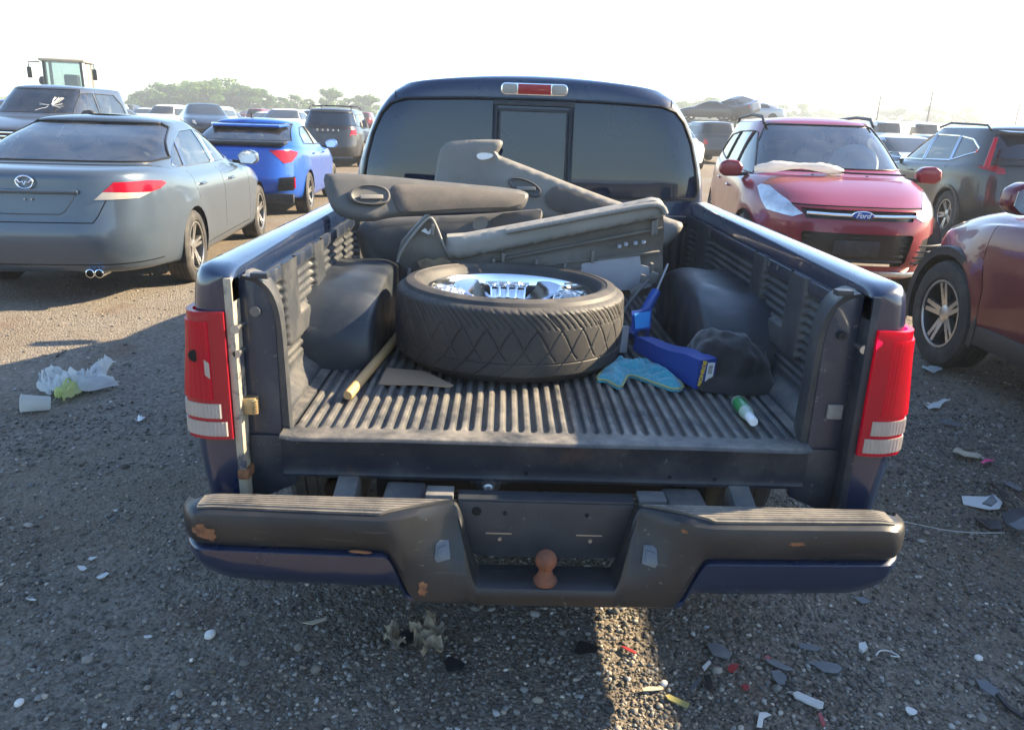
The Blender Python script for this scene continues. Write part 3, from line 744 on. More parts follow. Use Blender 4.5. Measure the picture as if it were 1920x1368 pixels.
# -- chassis glimpsed between sill and bumper
for s in (-1, 1):
    MB().box(*sorted((s*.40, s*.46)), .12, 3.2, .47, .60).build('frame_rail', 'under_black', truck, bevel=.006)
    MB().prism([(s*.49, y, z) for y, z in ((.06, .635), (.06, .50), (-.06, .47), (-.06, .60))], (s*.055, 0, 0)).build('bumper_bracket', 'frame_grey', truck, bevel=.004)
    MB().box(*sorted((s*.315, s*.42)), -.06, .06, .555, .605).build('bumper_mount', 'frame_grey', truck, bevel=.014, segs=3)
    MB().box(*sorted((s*.235, s*.305)), -.075, -.02, .610, .632).build('mount_tab', 'frame_grey', truck, bevel=.003)
    put = MB().tube([(s*.62, .3, .45), (s*.62, 2.6, .42)], .03, 10).build('exhaust_pipe' if s > 0 else 'brake_line', 'under_black', truck)
MB().box(-.45, .45, .22, .32, .50, .60).build('cross_member', 'under_black', truck, bevel=.006)
w = MB().lathe([(.001, -.10), (.010, -.10), (.011, -.05), (.016, -.048), (.018, -.01), (.034, -.006), (.036, .03)], n=16, axis='y', c=(-.148, .05, .612)).build('spare_winch_tube', 'steel', truck, ang=30)
MB().prism([(-.148+a, .085, .612+b) for a, b in ((-.06, .02), (.06, .02), (.05, -.025), (-.05, -.025))], (0, .006, 0)).build('winch_plate', 'frame_grey', truck, bevel=.002)
# -- cab and bonnet shell
CABL = [(.80, 5.30, 2.02, 4, 14, .38, .34, .34, .40), (.87, 5.42, 2.012, 4, 14, .48, .44, .44, .48), (.905, 5.46, 2.010, 4, 14, .68, .70, .70, .70), (.908, 5.45, 2.010, 4, 14, .88, .88, .88, .88),
        (.900, 5.36, 2.010, 4, 14, 1.00, 1.03, 1.03, 1.03), (.893, 4.90, 2.012, 4, 14, 1.08, 1.09, 1.10, 1.10), (.884, 4.30, 2.018, 4, 13, 1.10, 1.14, 1.16, 1.16),
        (.862, 4.05, 2.025, 4, 15, 1.24, 1.26, 1.28, 1.28), (.822, 3.82, 2.035, 4, 15, 1.38, 1.40, 1.41, 1.41), (.765, 3.62, 2.045, 4, 15, 1.50, 1.53, 1.54, 1.54),
        (.705, 3.48, 2.054, 4, 13, 1.585, 1.615, 1.625, 1.625, .008), (.660, 3.40, 2.064, 4, 9, 1.640, 1.665, 1.672, 1.668, .022), (.60, 3.30, 2.105, 4, 8, 1.675, 1.692, 1.698, 1.694, .036), (.42, 3.05, 2.32, 4, 6, 1.708, 1.712, 1.716, 1.714, .034), (.15, 2.8, 2.6, 3, 3, 1.748, 1.748, 1.748, 1.748, .01)]
bm = body_bm(CABL, 3, arches=((4.72, .36, .40),))
for s in (-1, 1):
    w = cut(bm, circ(4.72, .36, .40, 20), (s, 0), lv=(0, 6)); bmesh.ops.delete(bm, geom=w, context='FACES')
    for q in ([(2.22, 1.22), (2.75, 1.22), (2.75, 1.56), (2.42, 1.57)], [(2.82, 1.22), (3.92, 1.20), (3.55, 1.50), (3.40, 1.56), (2.82, 1.57)]):
        w = cut(bm, q, (s, 0), lv=(5.5, 11)); rim_of(bm, w, 'window_trim', 'trim_dark', truck, .007); lift(bm, w, 'side_window', 'tint_glass', truck, -.004)
    g = (groove(bm, [(2.80, .45), (2.80, 1.60)], .008, (s, 0), lv=(0, 12)), groove(bm, [(4.02, .45), (3.98, 1.15)], .008, (s, 0), lv=(0, 7)))
    [lift(bm, q, 'door_gap', 'gap', truck, -.006) for q in g]
w = cut(bm, [(-.80, 1.16), (.80, 1.16), (.66, 1.58), (-.66, 1.58)], (0, 1), lv=(6, 11)); lift(bm, w, 'windscreen', 'tint_glass', truck, -.004)
# rear window: three tinted panes in a rubber frame
wo = [(-.815, 1.196), (-.818, 1.23), (-.800, 1.34), (-.770, 1.45), (-.725, 1.545), (-.680, 1.592), (-.610, 1.615), (-.3, 1.626), (0, 1.628), (.3, 1.626), (.610, 1.615), (.680, 1.592), (.725, 1.545), (.770, 1.45), (.800, 1.34), (.818, 1.23), (.815, 1.196), (.79, 1.186), (-.79, 1.186)]
w = cut(bm, wo, (0, -1), lv=(6, 12.5))
rim_of(bm, w, 'window_seal', 'glass_frame', truck, .008, .0)
rw = lift(bm, w, 'rear_window', 'tint_glass', truck, -.004)
def ry(z): return 2.016+.034*(z-1.16)/.45                 # rear glass plane
def pane_frame(x0, x1, z0, z1, t, name, off):
    mb = MB()
    for a, b, c, d in ((x0, x1, z0, z0+t), (x0, x1, z1-t, z1), (x0, x0+t, z0+t, z1-t), (x1-t, x1, z0+t, z1-t)):
        mb.add([(a, ry(c)-off, c), (b, ry(c)-off, c), (b, ry(d)-off, d), (a, ry(d)-off, d), (a, ry(c)+.01, c), (b, ry(c)+.01, c), (b, ry(d)+.01, d), (a, ry(d)+.01, d)],
               [(0,1,2,3),(4,7,6,5),(0,4,5,1),(1,5,6,2),(2,6,7,3),(3,7,4,0)])
    return mb.build(name, 'glass_frame', rw, bevel=.002)
pane_frame(-.192, .192, 1.190, 1.622, .022, 'slider_frame', .010)
pane_frame(-.168, .168, 1.20, 1.585, .012, 'slider_pane_frame', .014)
MB().add([(-.158, ry(1.21)-.006, 1.21), (.158, ry(1.21)-.006, 1.21), (.158, ry(1.575)-.006, 1.575), (-.158, ry(1.575)-.006, 1.575)], [(0, 1, 2, 3)]).build('slider_pane', 'tint_glass', rw)
# seam beside the rear pillars
g = []
for s in (-1, 1): lift(bm, groove(bm, [(s*.655, 1.612), (s*.672, 1.685)], .006, (0, -1), lv=(9, 14), nmin=-.2), 'roof_seam', 'gap', truck, -.003)
body_done(bm, 'cab', 'navy', truck)
# high brake lamp with its two cargo lamps
hl = MB().prism([(p[0], 2.066, p[1]) for p in rrect(-.158, .158, 1.645, 1.700, .022, 4)], (0, -.018, 0)).build('high_brake_lamp', 'chrome', truck, bevel=.004)
MB().prism([(p[0], 2.0505, p[1]) for p in rrect(-.078, .078, 1.650, 1.695, .002, 2)], (0, -.006, 0)).build('red_lens', 'lens_red_dull', hl, bevel=.002)
for s in (-1, 1):
    MB().prism([(p[0], 2.0505, p[1]) for p in rrect(*sorted((s*.080, s*.152)), 1.650, 1.695, .014, 3)], (0, -.005, 0)).build('cargo_lens', 'lens_clear', hl, bevel=.002)
# door mirrors
for s in (-1, 1):
    mm = MB().prism([(s*x, 3.78, z) for x, z in ((.93, 1.16), (1.08, 1.15), (1.10, 1.18), (1.09, 1.31), (1.05, 1.33), (.94, 1.32), (.92, 1.28))], (0, .10, 0)).build('door_mirror', 'black_plastic', truck, bevel=.02, segs=3)
    MB().prism([(s*x, 3.778, z) for x, z in ((.945, 1.175), (1.075, 1.170), (1.085, 1.19), (1.075, 1.30), (1.045, 1.312), (.95, 1.305))], (0, -.004, 0)).build('mirror_glass', 'chrome', mm)
    MB().box(*sorted((s*.86, s*.95)), 3.80, 3.86, 1.19, 1.24).build('mirror_arm', 'black_plastic', mm, bevel=.01)
wheel_meshes('truck', .355, .235, .19, 5, 'alloy', 'alloy_dark')
for s in (-1, 1):
    put_wheel('truck', truck, s*.775, 1.08, .352); put_wheel('truck', truck, s*.775, 4.72, .352)
MB().tube([(-.70, 1.08, .352), (.70, 1.08, .352)], .045, 12).build('rear_axle', 'under_black', truck)
MB().lathe([(.001, -.10), (.08, -.09), (.13, -.03), (.13, .03), (.08, .09), (.001, .10)], n=18, axis='y', c=(0, 1.08, .352)).build('differential', 'under_black', truck)
# seats seen as shapes through the glass are lost in the tint; a dark tub closes the cab
MB().box(-.80, .80, 2.10, 4.1, .45, 1.08).build('cab_tub', 'interior', truck)
# ------------------------------------------------------------------ things lying in the bed
from mathutils.geometry import delaunay_2d_cdt
def inside(p, poly):
    x, y = p; c = False; n = len(poly)
    for i in range(n):
        (x0, y0), (x1, y1) = poly[i-1], poly[i]
        if (y0 > y) != (y1 > y) and x < (x1-x0)*(y-y0)/(y1-y0)+x0: c = not c
    return c
def edge_dist(p, poly):
    best = 9
    for i in range(len(poly)):
        a, b = Vector((*poly[i-1], 0)), Vector((*poly[i], 0)); q = Vector((*p, 0)); ab = b-a
        t = max(0, min(1, (q-a).dot(ab)/max(1e-12, ab.length_squared))); best = min(best, (a+ab*t-q).length)
    return best
def sheet(outline, sp, hfn, thick, to3d):
    """a closed solid over a 2-D outline: top at height hfn(x, y, d to the edge), underside thick below"""
    n = len(outline); pts = []
    for i in range(n):
        a, b = Vector(outline[i]), Vector(outline[(i+1) % n]); k = max(1, int((b-a).length/sp))
        pts += [tuple(a.lerp(b, j/k)) for j in range(k)]
    ring = pts[:]; xs_ = [p[0] for p in ring]; ys_ = [p[1] for p in ring]; inn = []
    y = min(ys_)+sp*.5; r = 0
    while y < max(ys_):
        x = min(xs_)+sp*(.25 if r % 2 else .75)
        while x < max(xs_):
            if inside((x, y), ring) and edge_dist((x, y), outline) > sp*.45: inn.append((x+random.uniform(-.1, .1)*sp, y))
            x += sp
        y += sp*.87; r += 1
    vv, _, ff, _, _, _ = delaunay_2d_cdt([Vector(p) for p in ring+inn], [(i, (i+1) % len(ring)) for i in range(len(ring))], [], 1, 1e-6)
    m = len(ring); top = []; bot = []
    for v in vv:
        d = edge_dist(v, outline); h = hfn(v.x, v.y, d); top.append(to3d(v.x, v.y, h)); bot.append(to3d(v.x, v.y, h-thick))
    mb = MB(); N = len(vv); mb.add(top+bot, [tuple(f) for f in ff]+[tuple(N+i for i in reversed(f)) for f in ff])
    bd = {}
    for f in ff:
        for i in range(len(f)): bd[(f[i-1], f[i])] = 1
    for a, b in bd:
        if (b, a) not in bd: mb.f.append((b, a, a+N, b+N)); mb.mi.append(0)
    return mb
class Plane:
    """a slanting plane in the truck bed with its own flat coordinates"""
    def __init__(s, co, right, lean):
        s.co = Vector(co)+Vector((XC, YT, 0)); s.ex = Vector(right).normalized(); back = Vector((-s.ex.y, s.ex.x, 0))
        s.ey = (ZV*math.cos(lean)+back*math.sin(lean)); s.ey = (s.ey-s.ex*s.ey.dot(s.ex)).normalized(); s.en = s.ex.cross(s.ey)
    def p2(s, px, py):
        q = atPlane(px, py, s.co, s.en)-s.co; return (q.dot(s.ex), q.dot(s.ey))
    def p3(s, x, y, h): return s.co+s.ex*x+s.ey*y+s.en*h
    def outline(s, pts, it=1):
        q = [Vector((*s.p2(*p), 0)) for p in pts]
        return [(v.x, v.y) for v in (chaikin(q, it) if it else q)]
pmat('trim_grey', (.175, .165, .148), .62, spots=((6, (.23, .215, .19), .45, .7, .6), (3, (.12, .112, .10), .5, .7, .5), (60, (.26, .24, .21), .66, .76, .5)), bump=(350, .18, .001), rvar=.08)
pmat('trim_charcoal', (.078, .077, .076), .62, spots=((6, (.115, .11, .104), .45, .7, .6), (50, (.2, .19, .17), .67, .76, .4)), bump=(350, .2, .001), rvar=.08)
pmat('trim_fabric', (.082, .074, .068), .95, spots=((5, (.13, .105, .095), .46, .66, .7), (200, (.05, .047, .045), .5, .6, .5)), bump=(500, .5, .002), sheen=.2)
pmat('trim_backing', (.150, .140, .122), .78, spots=((5, (.20, .175, .14), .45, .68, .7), (3, (.085, .078, .068), .5, .66, .6), (30, (.06, .05, .04), .66, .72, .6)), bump=(60, .35, .002))
pmat('sound_paper', (.42, .43, .46), .9, spots=((6, (.33, .34, .37), .4, .7, .6),), bump=(12, .4, .01))
pmat('woven', (.30, .29, .27), .9, spots=((420, (.10, .095, .09), .5, .58, .8),), bump=(500, .8, .003)); pmat('paper_pale', (.7, .7, .68), .8)
pmat('butyl', (.30, .22, .14), .8, spots=((14, (.16, .11, .07), .45, .6, .8),), bump=(60, .6, .004))
RND = lambda b, r: (lambda x, y, d: b*(1-math.exp(-d/r)))
def pull_recess(root, pl, px, name='handle_recess'):
    """oval cup with a pull lever, from a picture of its outline"""
    ol = pl.outline(px, 2); cx = sum(p[0] for p in ol)/len(ol); cy = sum(p[1] for p in ol)/len(ol)
    mb = MB(); n = len(ol)
    mb.grid([[pl.p3(cx+(x-cx)*sc, cy+(y-cy)*sc, h) for x, y in ol] for sc, h in ((1.10, .018), (1.05, .0300), (.98, .0315), (.90, .027), (.80, .0225), (.40, .0215))], close_u=True)
    o = len(mb.v); mb.f.append(tuple(o-n+i for i in range(n))); mb.mi.append(0)
    r = mb.build(name, 'trim_charcoal', root, ang=45)
    w = (max(p[0] for p in ol)-min(p[0] for p in ol))
    c = pl.p3(cx+.05*w, cy-.008, .030)
    MB().obox(c, pl.ex*w*.30, pl.ey*.008, pl.en*.006).build('pull_lever', 'trim_grey', r, bevel=.003)
    return r
# panel leaning on the cab: mirror corner flap at its upper left end
pl = Plane((0, 1.62, 1.25), (1, .03, 0), R(14))
pc_ = thing('door_trim_panel', 'grey door trim panel with a torn mirror corner, leaning back against the cab window', 'door panel', pl.p3(0, -.2, 0), 0, 'door trim panels piled in the bed')
def rel(mb, root): return mb.xform(Matrix.Translation(-Vector(root.location)))
def pbuild(mb, root, name, mat, **k): return rel(mb, root).build(name, mat, root, **k)
ol = pl.outline([(836, 362), (812, 352), (818, 312), (823, 284), (833, 270), (850, 264), (934, 262), (944, 267), (939, 279), (931, 290), (948, 297), (1000, 317), (1080, 349), (1165, 381), (1262, 412), (1282, 420), (1272, 440), (1240, 470), (1180, 452), (1060, 420), (940, 395), (870, 380)], 1)
pbuild(sheet(ol, .022, lambda x, y, d: .016*(1-math.exp(-d/.005))+.012*math.sin(y*9+x*4)+.008*sstep(.05, .1, d), .010, pl.p3), pc_, 'panel_shell', 'trim_grey', ang=50)
ol = pl.outline([(1030, 356), (1045, 350), (1140, 386), (1235, 418), (1230, 440), (1130, 420), (1035, 395), (1018, 375)], 1)
pbuild(sheet(ol, .022, lambda x, y, d: .034+.012*math.sin(y*9+x*4)+.008*(1-math.exp(-d/.01)), .012, pl.p3), pc_, 'fabric_insert', 'trim_fabric')
h = pull_recess(pc_, pl, [(952, 340), (965, 334), (995, 342), (1015, 358), (1008, 372), (985, 366), (960, 354)])
h.location = -Vector(pc_.location); 
for ch in h.children: ch.location = (0, 0, 0)
ol = pl.outline([(893, 292), (905, 289), (925, 292), (922, 299), (905, 303), (895, 300)], 1)
pbuild(sheet(ol, .02, lambda x, y, d: .031+.012*math.sin(y*9+x*4), .002, pl.p3), pc_, 'torn_hole', 'paper_pale')
# upper left panel
pl = Plane((-.30, 1.17, 1.16), (1, .40, 0), R(24))
pa = thing('door_trim_panel', 'long charcoal door trim panel with an oval pull handle, left in the pile', 'door panel', pl.p3(0, -.12, 0), 0, 'door trim panels piled in the bed')
ol = pl.outline([(607, 324), (622, 321), (700, 327), (850, 343), (968, 352), (992, 359), (994, 368), (984, 391), (960, 394), (860, 397), (745, 404), (690, 415), (645, 405), (625, 390), (614, 360)], 1)
pbuild(sheet(ol, .022, lambda x, y, d: .018*(1-math.exp(-d/.006))-.10*(x+.05)**2, .010, pl.p3), pa, 'panel_shell', 'trim_charcoal', ang=50)
ol = pl.outline([(733, 349), (760, 348), (880, 355), (978, 365), (985, 368), (974, 390), (880, 393), (770, 400), (745, 400), (735, 375)], 1)
pbuild(sheet(ol, .022, lambda x, y, d: .022-.10*(x+.05)**2+.012*(1-math.exp(-d/.012)), .012, pl.p3), pa, 'fabric_insert', 'trim_fabric')
h = pull_recess(pa, pl, [(655, 364), (672, 352), (705, 352), (727, 362), (726, 382), (705, 388), (672, 386), (656, 377)]); h.location = -Vector(pa.location)
# lower left panel, upright behind the wheel, with a rounded speaker corner
pl = Plane((-.20, 1.32, 1.05), (1, .02, 0), R(12))
pb = thing('door_trim_panel', 'dark door trim panel standing behind the loose wheel, rounded corner to the left', 'door panel', pl.p3(0, -.28, 0), 0, 'door trim panels piled in the bed')
ol = pl.outline([(668, 440), (672, 424), (690, 412), (730, 407), (900, 402), (1000, 392), (1016, 391), (1018, 408), (1000, 450), (960, 520), (860, 560), (760, 560), (710, 535), (682, 490)], 1)
pbuild(sheet(ol, .024, lambda x, y, d: .03*(1-math.exp(-d/.02)), .010, pl.p3), pb, 'panel_shell', 'trim_charcoal', ang=50)
ol = pl.outline([(920, 404), (1010, 394), (1015, 398), (1008, 425), (960, 440), (925, 435)], 1)
pbuild(sheet(ol, .024, lambda x, y, d: .030+.010*(1-math.exp(-d/.012)), .012, pl.p3), pb, 'fabric_insert', 'trim_fabric')
ol = pl.outline([(690, 440), (720, 425), (880, 418), (905, 425), (880, 470), (760, 500), (700, 480)], 2)
pbuild(sheet(ol, .024, lambda x, y, d: .030+.016*(1-math.exp(-d/.02)), .012, pl.p3), pb, 'arm_rest', 'trim_charcoal')
ol = pl.outline([(888, 412), (905, 406), (915, 412), (913, 428), (898, 436), (886, 430)], 1)
pbuild(sheet(ol, .024, lambda x, y, d: .036, .010, pl.p3), pb, 'door_pull', 'trim_grey')
# front panel, its dusty back turned to us
pl = Plane((.05, 1.20, 1.15), (1, .10, 0), R(-10))
pd_ = thing('door_trim_panel', 'upturned door trim panel in front of the pile, its dusty ribbed back facing out', 'door panel', pl.p3(0, -.13, 0), 0, 'door trim panels piled in the bed')
ol = pl.outline([(744, 490), (748, 472), (765, 445), (790, 415), (806, 405), (815, 415), (835, 470), (870, 472), (1000, 450), (1120, 425), (1238, 398), (1244, 402), (1244, 470), (1240, 540), (1225, 556), (1150, 560), (1085, 535), (1010, 515), (900, 510), (800, 516), (765, 512)], 1)
pbuild(sheet(ol, .024, lambda x, y, d: .006*math.sin(x*14)+.010*math.sin(y*30+x*3)-.05*sstep(-.3, -.5, x)*(x+.3)*0, .005, pl.p3), pd_, 'panel_backing', 'trim_backing', ang=50)
pmat('trim_pale', (.27, .26, .235), .55, spots=((6, (.33, .315, .285), .45, .7, .6), (4, (.19, .175, .15), .5, .7, .6), (60, (.14, .12, .10), .66, .74, .5)), bump=(350, .15, .001))
ol = pl.outline([(836, 470), (838, 440), (872, 438), (950, 424), (1060, 404), (1160, 384), (1222, 371), (1238, 374), (1246, 388), (1243, 402), (1180, 415), (1080, 436), (960, 461), (862, 481), (842, 478)], 0)
pbuild(sheet(ol, .018, lambda x, y, d: .028+.012*(1-math.exp(-d/.004)), .040, pl.p3), pd_, 'padded_top', 'trim_pale', ang=50)
ro = [pl.p3(*pl.p2(*p), .048)-Vector(pd_.location) for p in ((948, 427), (1000, 417), (1080, 402), (1160, 387), (1220, 376), (1236, 380), (1242, 394))]
MB().tube(chaikin(ro, 2, closed=False), .0115, 10).build('woven_strip', 'woven', pd_)
ro = [pl.p3(*pl.p2(*p), .020)-Vector(pd_.location) for p in ((745, 488), (752, 468), (772, 440), (790, 418), (803, 405), (811, 406), (820, 425), (828, 447), (838, 470))]
MB().tube(chaikin(ro, 1, closed=False), .0048, 8).build('flange_edge', 'trim_pale', pd_)
ol = pl.outline([(744, 485), (752, 455), (778, 425), (801, 402), (806, 405), (790, 425), (770, 448), (757, 470)], 0)
pbuild(sheet(ol, .018, lambda x, y, d: .004, .03, pl.p3), pd_, 'flange_side', 'trim_grey')
ol = pl.outline([(790, 430), (797, 425), (803, 432), (808, 425), (814, 427), (813, 434), (803, 436)], 0)
pbuild(sheet(ol, .014, lambda x, y, d: .022, .004, pl.p3), pd_, 'torn_hole', 'paper_pale')
ol = pl.outline([(1090, 492), (1140, 482), (1198, 477), (1200, 494), (1222, 500), (1220, 535), (1200, 541), (1130, 541), (1070, 524), (1085, 512)], 0)
pbuild(sheet(ol, .022, lambda x, y, d: .016+.006*nz(x*14, y*14, 2), .004, pl.p3), pd_, 'sound_paper', 'sound_paper')
ol = pl.outline([(783, 487), (800, 481), (812, 486), (830, 478), (846, 488), (838, 497), (822, 496), (798, 510), (788, 500)], 0)
pbuild(sheet(ol, .014, lambda x, y, d: .022+.008*nz(x*60, y*60, 2), .010, pl.p3), pd_, 'sealant_lump', 'butyl')
for x0, y0, ln in ((925, 480, 30), (943, 470, 28), (1005, 482, 36), (1058, 490, 30), (1062, 500, 18), (1110, 466, 22), (1222, 410, 26), (1228, 408, 26), (812, 418, 18), (1205, 448, 4), (1190, 450, 4), (1172, 452, 4), (1160, 456, 4), (1220, 490, 18), (768, 500, 14), (860, 492, 12)):
    a = pl.p3(*pl.p2(x0, y0), .020); b_ = pl.p3(*pl.p2(x0-2, y0+ln), .024)
    mid = (a+b_)/2-Vector(pd_.location); up_ = (b_-a)
    MB().obox(mid, pl.ex*.006, up_*.5, pl.en*.010).build('trim_clip', 'trim_grey' if ln > 10 else 'sound_paper', pd_, bevel=.001)
for x0, x1, y0, y1 in ((850, 1240, 500, 425), (900, 1235, 508, 470)):
    a = pl.p3(*pl.p2(x0, y0), .010)-Vector(pd_.location); b_ = pl.p3(*pl.p2(x1, y1), .012)-Vector(pd_.location)
    MB().obox((a+b_)/2, (b_-a)*.5, pl.ey*.004, pl.en*.008).build('stiffening_rib', 'trim_backing', pd_, bevel=.001)
# ------------------------------------------------------------------ loose wheel lying flat
TC = (XC-.100, YT+.805, FZ-.004); TR, TW = .394, .268
lw = thing('mounted_spare', 'big worn tyre on a chrome rim lying flat in the truck bed', 'wheel', TC); lw.rotation_euler = (R(-.6), R(.8), 0)
def tread(a, t):
    """depth of the tread pattern; a in metres round the tyre, t -1..1 across it"""
    g = 0.0
    for sgn in (-1, 1):                                        # crossing slanted grooves
        q = ((a + sgn*(.055*t+.045*t*abs(t)) + (.02 if sgn > 0 else 0))/.078) % 1.0
        m = (sgn*t > -.45)
        g = max(g, (1-sstep(.018, .042, abs(q-.5)))*(1 if m else 0))
    q = ((a*1.0+.085*t*abs(t))/.0225) % 1.0
    if .42 < t < .93: g = max(g, .7*(1-sstep(.07, .14, abs(q-.5))))
    if abs(t+.52) < .016: g = max(g, 1)
    return g
NA, NT = 800, 74; rows = []
for j in range(NT+1):
    t = -1+2*j/NT; row = []
    base = TR-.006*t*t-.022*max(0, abs(t)-.84)**2/.0256
    for i in range(NA):
        an = 2*PI*i/NA; r = base-.0036*tread(an*TR, t)*(1-sstep(.93, 1, abs(t)))
        row.append((r*math.cos(an), r*math.sin(an), TW/2+t*(TW/2-.020)))
    rows.append(row)
tm = MB(); tm.grid(rows, close_u=True)
RI = .282
side = [(TR-.028, TW-.020), (TR-.036, TW-.009), (TR-.052, TW-.003), (TR-.064, TW-.001), (TR-.066, TW-.0035), (TR-.078, TW-.005), (RI+.022, TW-.014), (RI+.018, TW-.022), (RI+.008, TW-.036), (RI-.002, TW-.050)]
tm.lathe(side, n=120); tm.lathe([(r, TW-z) for r, z in side], n=120)
tyre = tm.build('tyre', 'rubber_tread', lw, ang=32)
TV = TW-.028
rm = MB(); rm.lathe([(RI+.008, TV-.016), (RI+.010, TV-.008), (RI+.002, TV-.004), (RI-.010, TV-.006), (RI-.016, TV-.016), (RI-.020, TV-.05), (RI-.024, TV-.085), (.20, TV-.10), (.10, TV-.10), (.085, TV-.085), (.06, TV-.082), (.001, TV-.082)], n=96)
rim_o = rm.build('rim', 'chrome', lw, ang=35)
MB().lathe([(RI-.0195, TV-.042), (RI-.0235, TV-.080), (.20, TV-.0985), (.10, TV-.0985)], n=96).build('rim_well', 'alloy_dark', rim_o)
for g_ in range(5):
    a0 = 2*PI*g_/5+.35
    for k in range(4):                                         # four little windows between broad spokes
        a = a0+(k-1.5)*.155; d = Vector((math.cos(a), math.sin(a), 0)); p = Vector((-d.y, d.x, 0))
        mb = MB(); zt = TV-.040
        for q in (-1, 1): mb.obox(d*(RI-.052)+p*q*.0165+Vector((0, 0, zt-.020)), d*.030, p*.0035, (d*.35+ZV).normalized()*.021)
        mb.obox(d*(RI-.028)+Vector((0, 0, zt-.010)), d*.004, p*.019, ZV*.020); mb.obox(d*(RI-.062)+Vector((0, 0, zt-.030)), d*.006, p*.0125, (d*.5+ZV).normalized()*.016)
        mb.build('rim_tooth', 'chrome', rim_o, bevel=.0015)
    a = a0+PI/5; d = Vector((math.cos(a), math.sin(a), 0)); p = Vector((-d.y, d.x, 0))
    mb = MB(); q = []
    for r_, w_, z_ in ((.05, .026, TV-.070), (.15, .034, TV-.066), (.235, .052, TV-.045), (RI-.018, .060, TV-.022)): q.append([d*r_-p*w_+ZV*(z_-.022), d*r_-p*w_*.86+ZV*z_, d*r_+ZV*(z_+.004), d*r_+p*w_*.86+ZV*z_, d*r_+p*w_+ZV*(z_-.022)])
    mb.grid(q); mb.build('rim_spoke', 'chrome', rim_o, ang=30)
MB().lathe([(.075, TV-.074), (.072, TV-.060), (.050, TV-.054), (.001, TV-.053)], n=28).build('centre_cap', 'alloy_dark', rim_o)
MB().lathe([(.078, TV-.076), (.082, TV-.066), (.074, TV-.060)], n=28).build('cap_ring', 'chrome', rim_o)
# ------------------------------------------------------------------ small things on the floor
pmat('wood', (.50, .30, .13), .55, spots=(((30, 4, 30), (.34, .19, .08), .45, .7, .7), (12, (.22, .13, .06), .62, .74, .6)), bump=(60, .2, .002))
a, b_ = Vector((-.560, .262, FZ+.018)), Vector((-.478, 1.16, FZ+.020))
o = MB().tube([tuple(a), tuple(a.lerp(b_, .012)), tuple(a.lerp(b_, .3)), tuple(a.lerp(b_, .6)), tuple(b_)], [.0125, .0155, .0155, .0152, .015], 14).xform(Matrix.Translation((XC, YT, 0))).build('wooden_stick', 'wood', ang=35)
tag(o, 'round wooden tool handle lying along the bed floor beside the loose wheel', 'stick')
pmat('cardboard', (.30, .20, .125), .9, spots=((9, (.22, .15, .095), .45, .7, .6),))
pts = [(tp(atZ(*p, FZ)).x, tp(atZ(*p, FZ)).y) for p in ((710, 722), (726, 692), (795, 697), (850, 724), (842, 727), (780, 723))]
o = sheet(pts, .02, lambda x, y, d: .003+.012*max(0, -(x+.44))*1.2+.003*nz(x*9, y*9), .004, lambda x, y, h: (x+XC, y+YT, FZ+h+.002)).build('cardboard_piece', 'cardboard', ang=30)
tag(o, 'flat brown cardboard piece tucked under the loose wheel', 'cardboard')
pmat('towel', (.025, .27, .36), .95, spots=((14, (.02, .16, .23), .45, .68, .8), (140, (.08, .42, .50), .5, .64, .6)), bump=(320, .9, .006), sheen=.5)
pmat('towel_hem', (.35, .36, .16), .9, bump=(200, .5, .002))
pts = [(tp(atZ(*p, FZ)).x, tp(atZ(*p, FZ)).y) for p in ((1116, 716), (1128, 700), (1140, 688), (1160, 684), (1210, 684), (1250, 700), (1285, 728), (1268, 736), (1232, 724), (1200, 712), (1178, 706), (1172, 716), (1164, 732), (1148, 724), (1136, 716))]
pts = [(p.x, p.y) for p in chaikin([Vector((*p, 0)) for p in pts], 1)]
fold = lambda x, y: abs(math.sin(30*x+5*math.sin(23*y+9*x)+26*y))*.6+.4*abs(math.sin(75*y-48*x+4*math.sin(30*x)))
o = sheet(pts, .0075, lambda x, y, d: .004+(.040*(1-math.exp(-d/.016)))*(.25+.75*fold(x, y)+.4*nz(x*22, y*22, 1)), .006, lambda x, y, h: (x+XC, y+YT, FZ+h)).build('towel', 'towel', ang=80)
tag(o, 'crumpled teal cloth towel on the bed floor by the loose wheel', 'towel')
hem = [(p[0]+XC, p[1]+YT, FZ+.009) for p in pts]; MB().tube(hem, .0035, 5, closed=True).build('hem', 'towel_hem', o)
# blue parts carton, crushed and open at its far end
pmat('carton_blue', (.012, .045, .24), .42, coat=.2, spots=((8, (.02, .07, .32), .45, .7, .5), (40, (.30, .34, .45), .70, .76, .6)), bump=(9, .25, .01))
pmat('carton_inside', (.03, .26, .62), .6, spots=((8, (.02, .16, .5), .45, .7, .6),))
pmat('print_yellow', (.75, .52, .06), .5); pmat('paper_white', (.78, .78, .76), .7); pmat('print_black', (.02, .02, .02), .7)
A = Vector((.515, .455, FZ+.052)); Bv = Vector((.300, .90, FZ+.075)); ax = (Bv-A).normalized(); rt = Vector((-ax.y*-1, -ax.x, 0)).normalized(); rt = ax.cross(ZV).normalized(); up_ = rt.cross(ax)
carton = thing('parts_carton', 'long dark blue cardboard carton with yellow lettering, crushed and torn open', 'carton', (XC+A.x, YT+A.y, FZ))
def cp(l, r_, u): return A+ax*l+rt*r_+up_*u-Vector((A.x, A.y, FZ))
mb = MB(); hw_, hh = .034, .048; secs = []
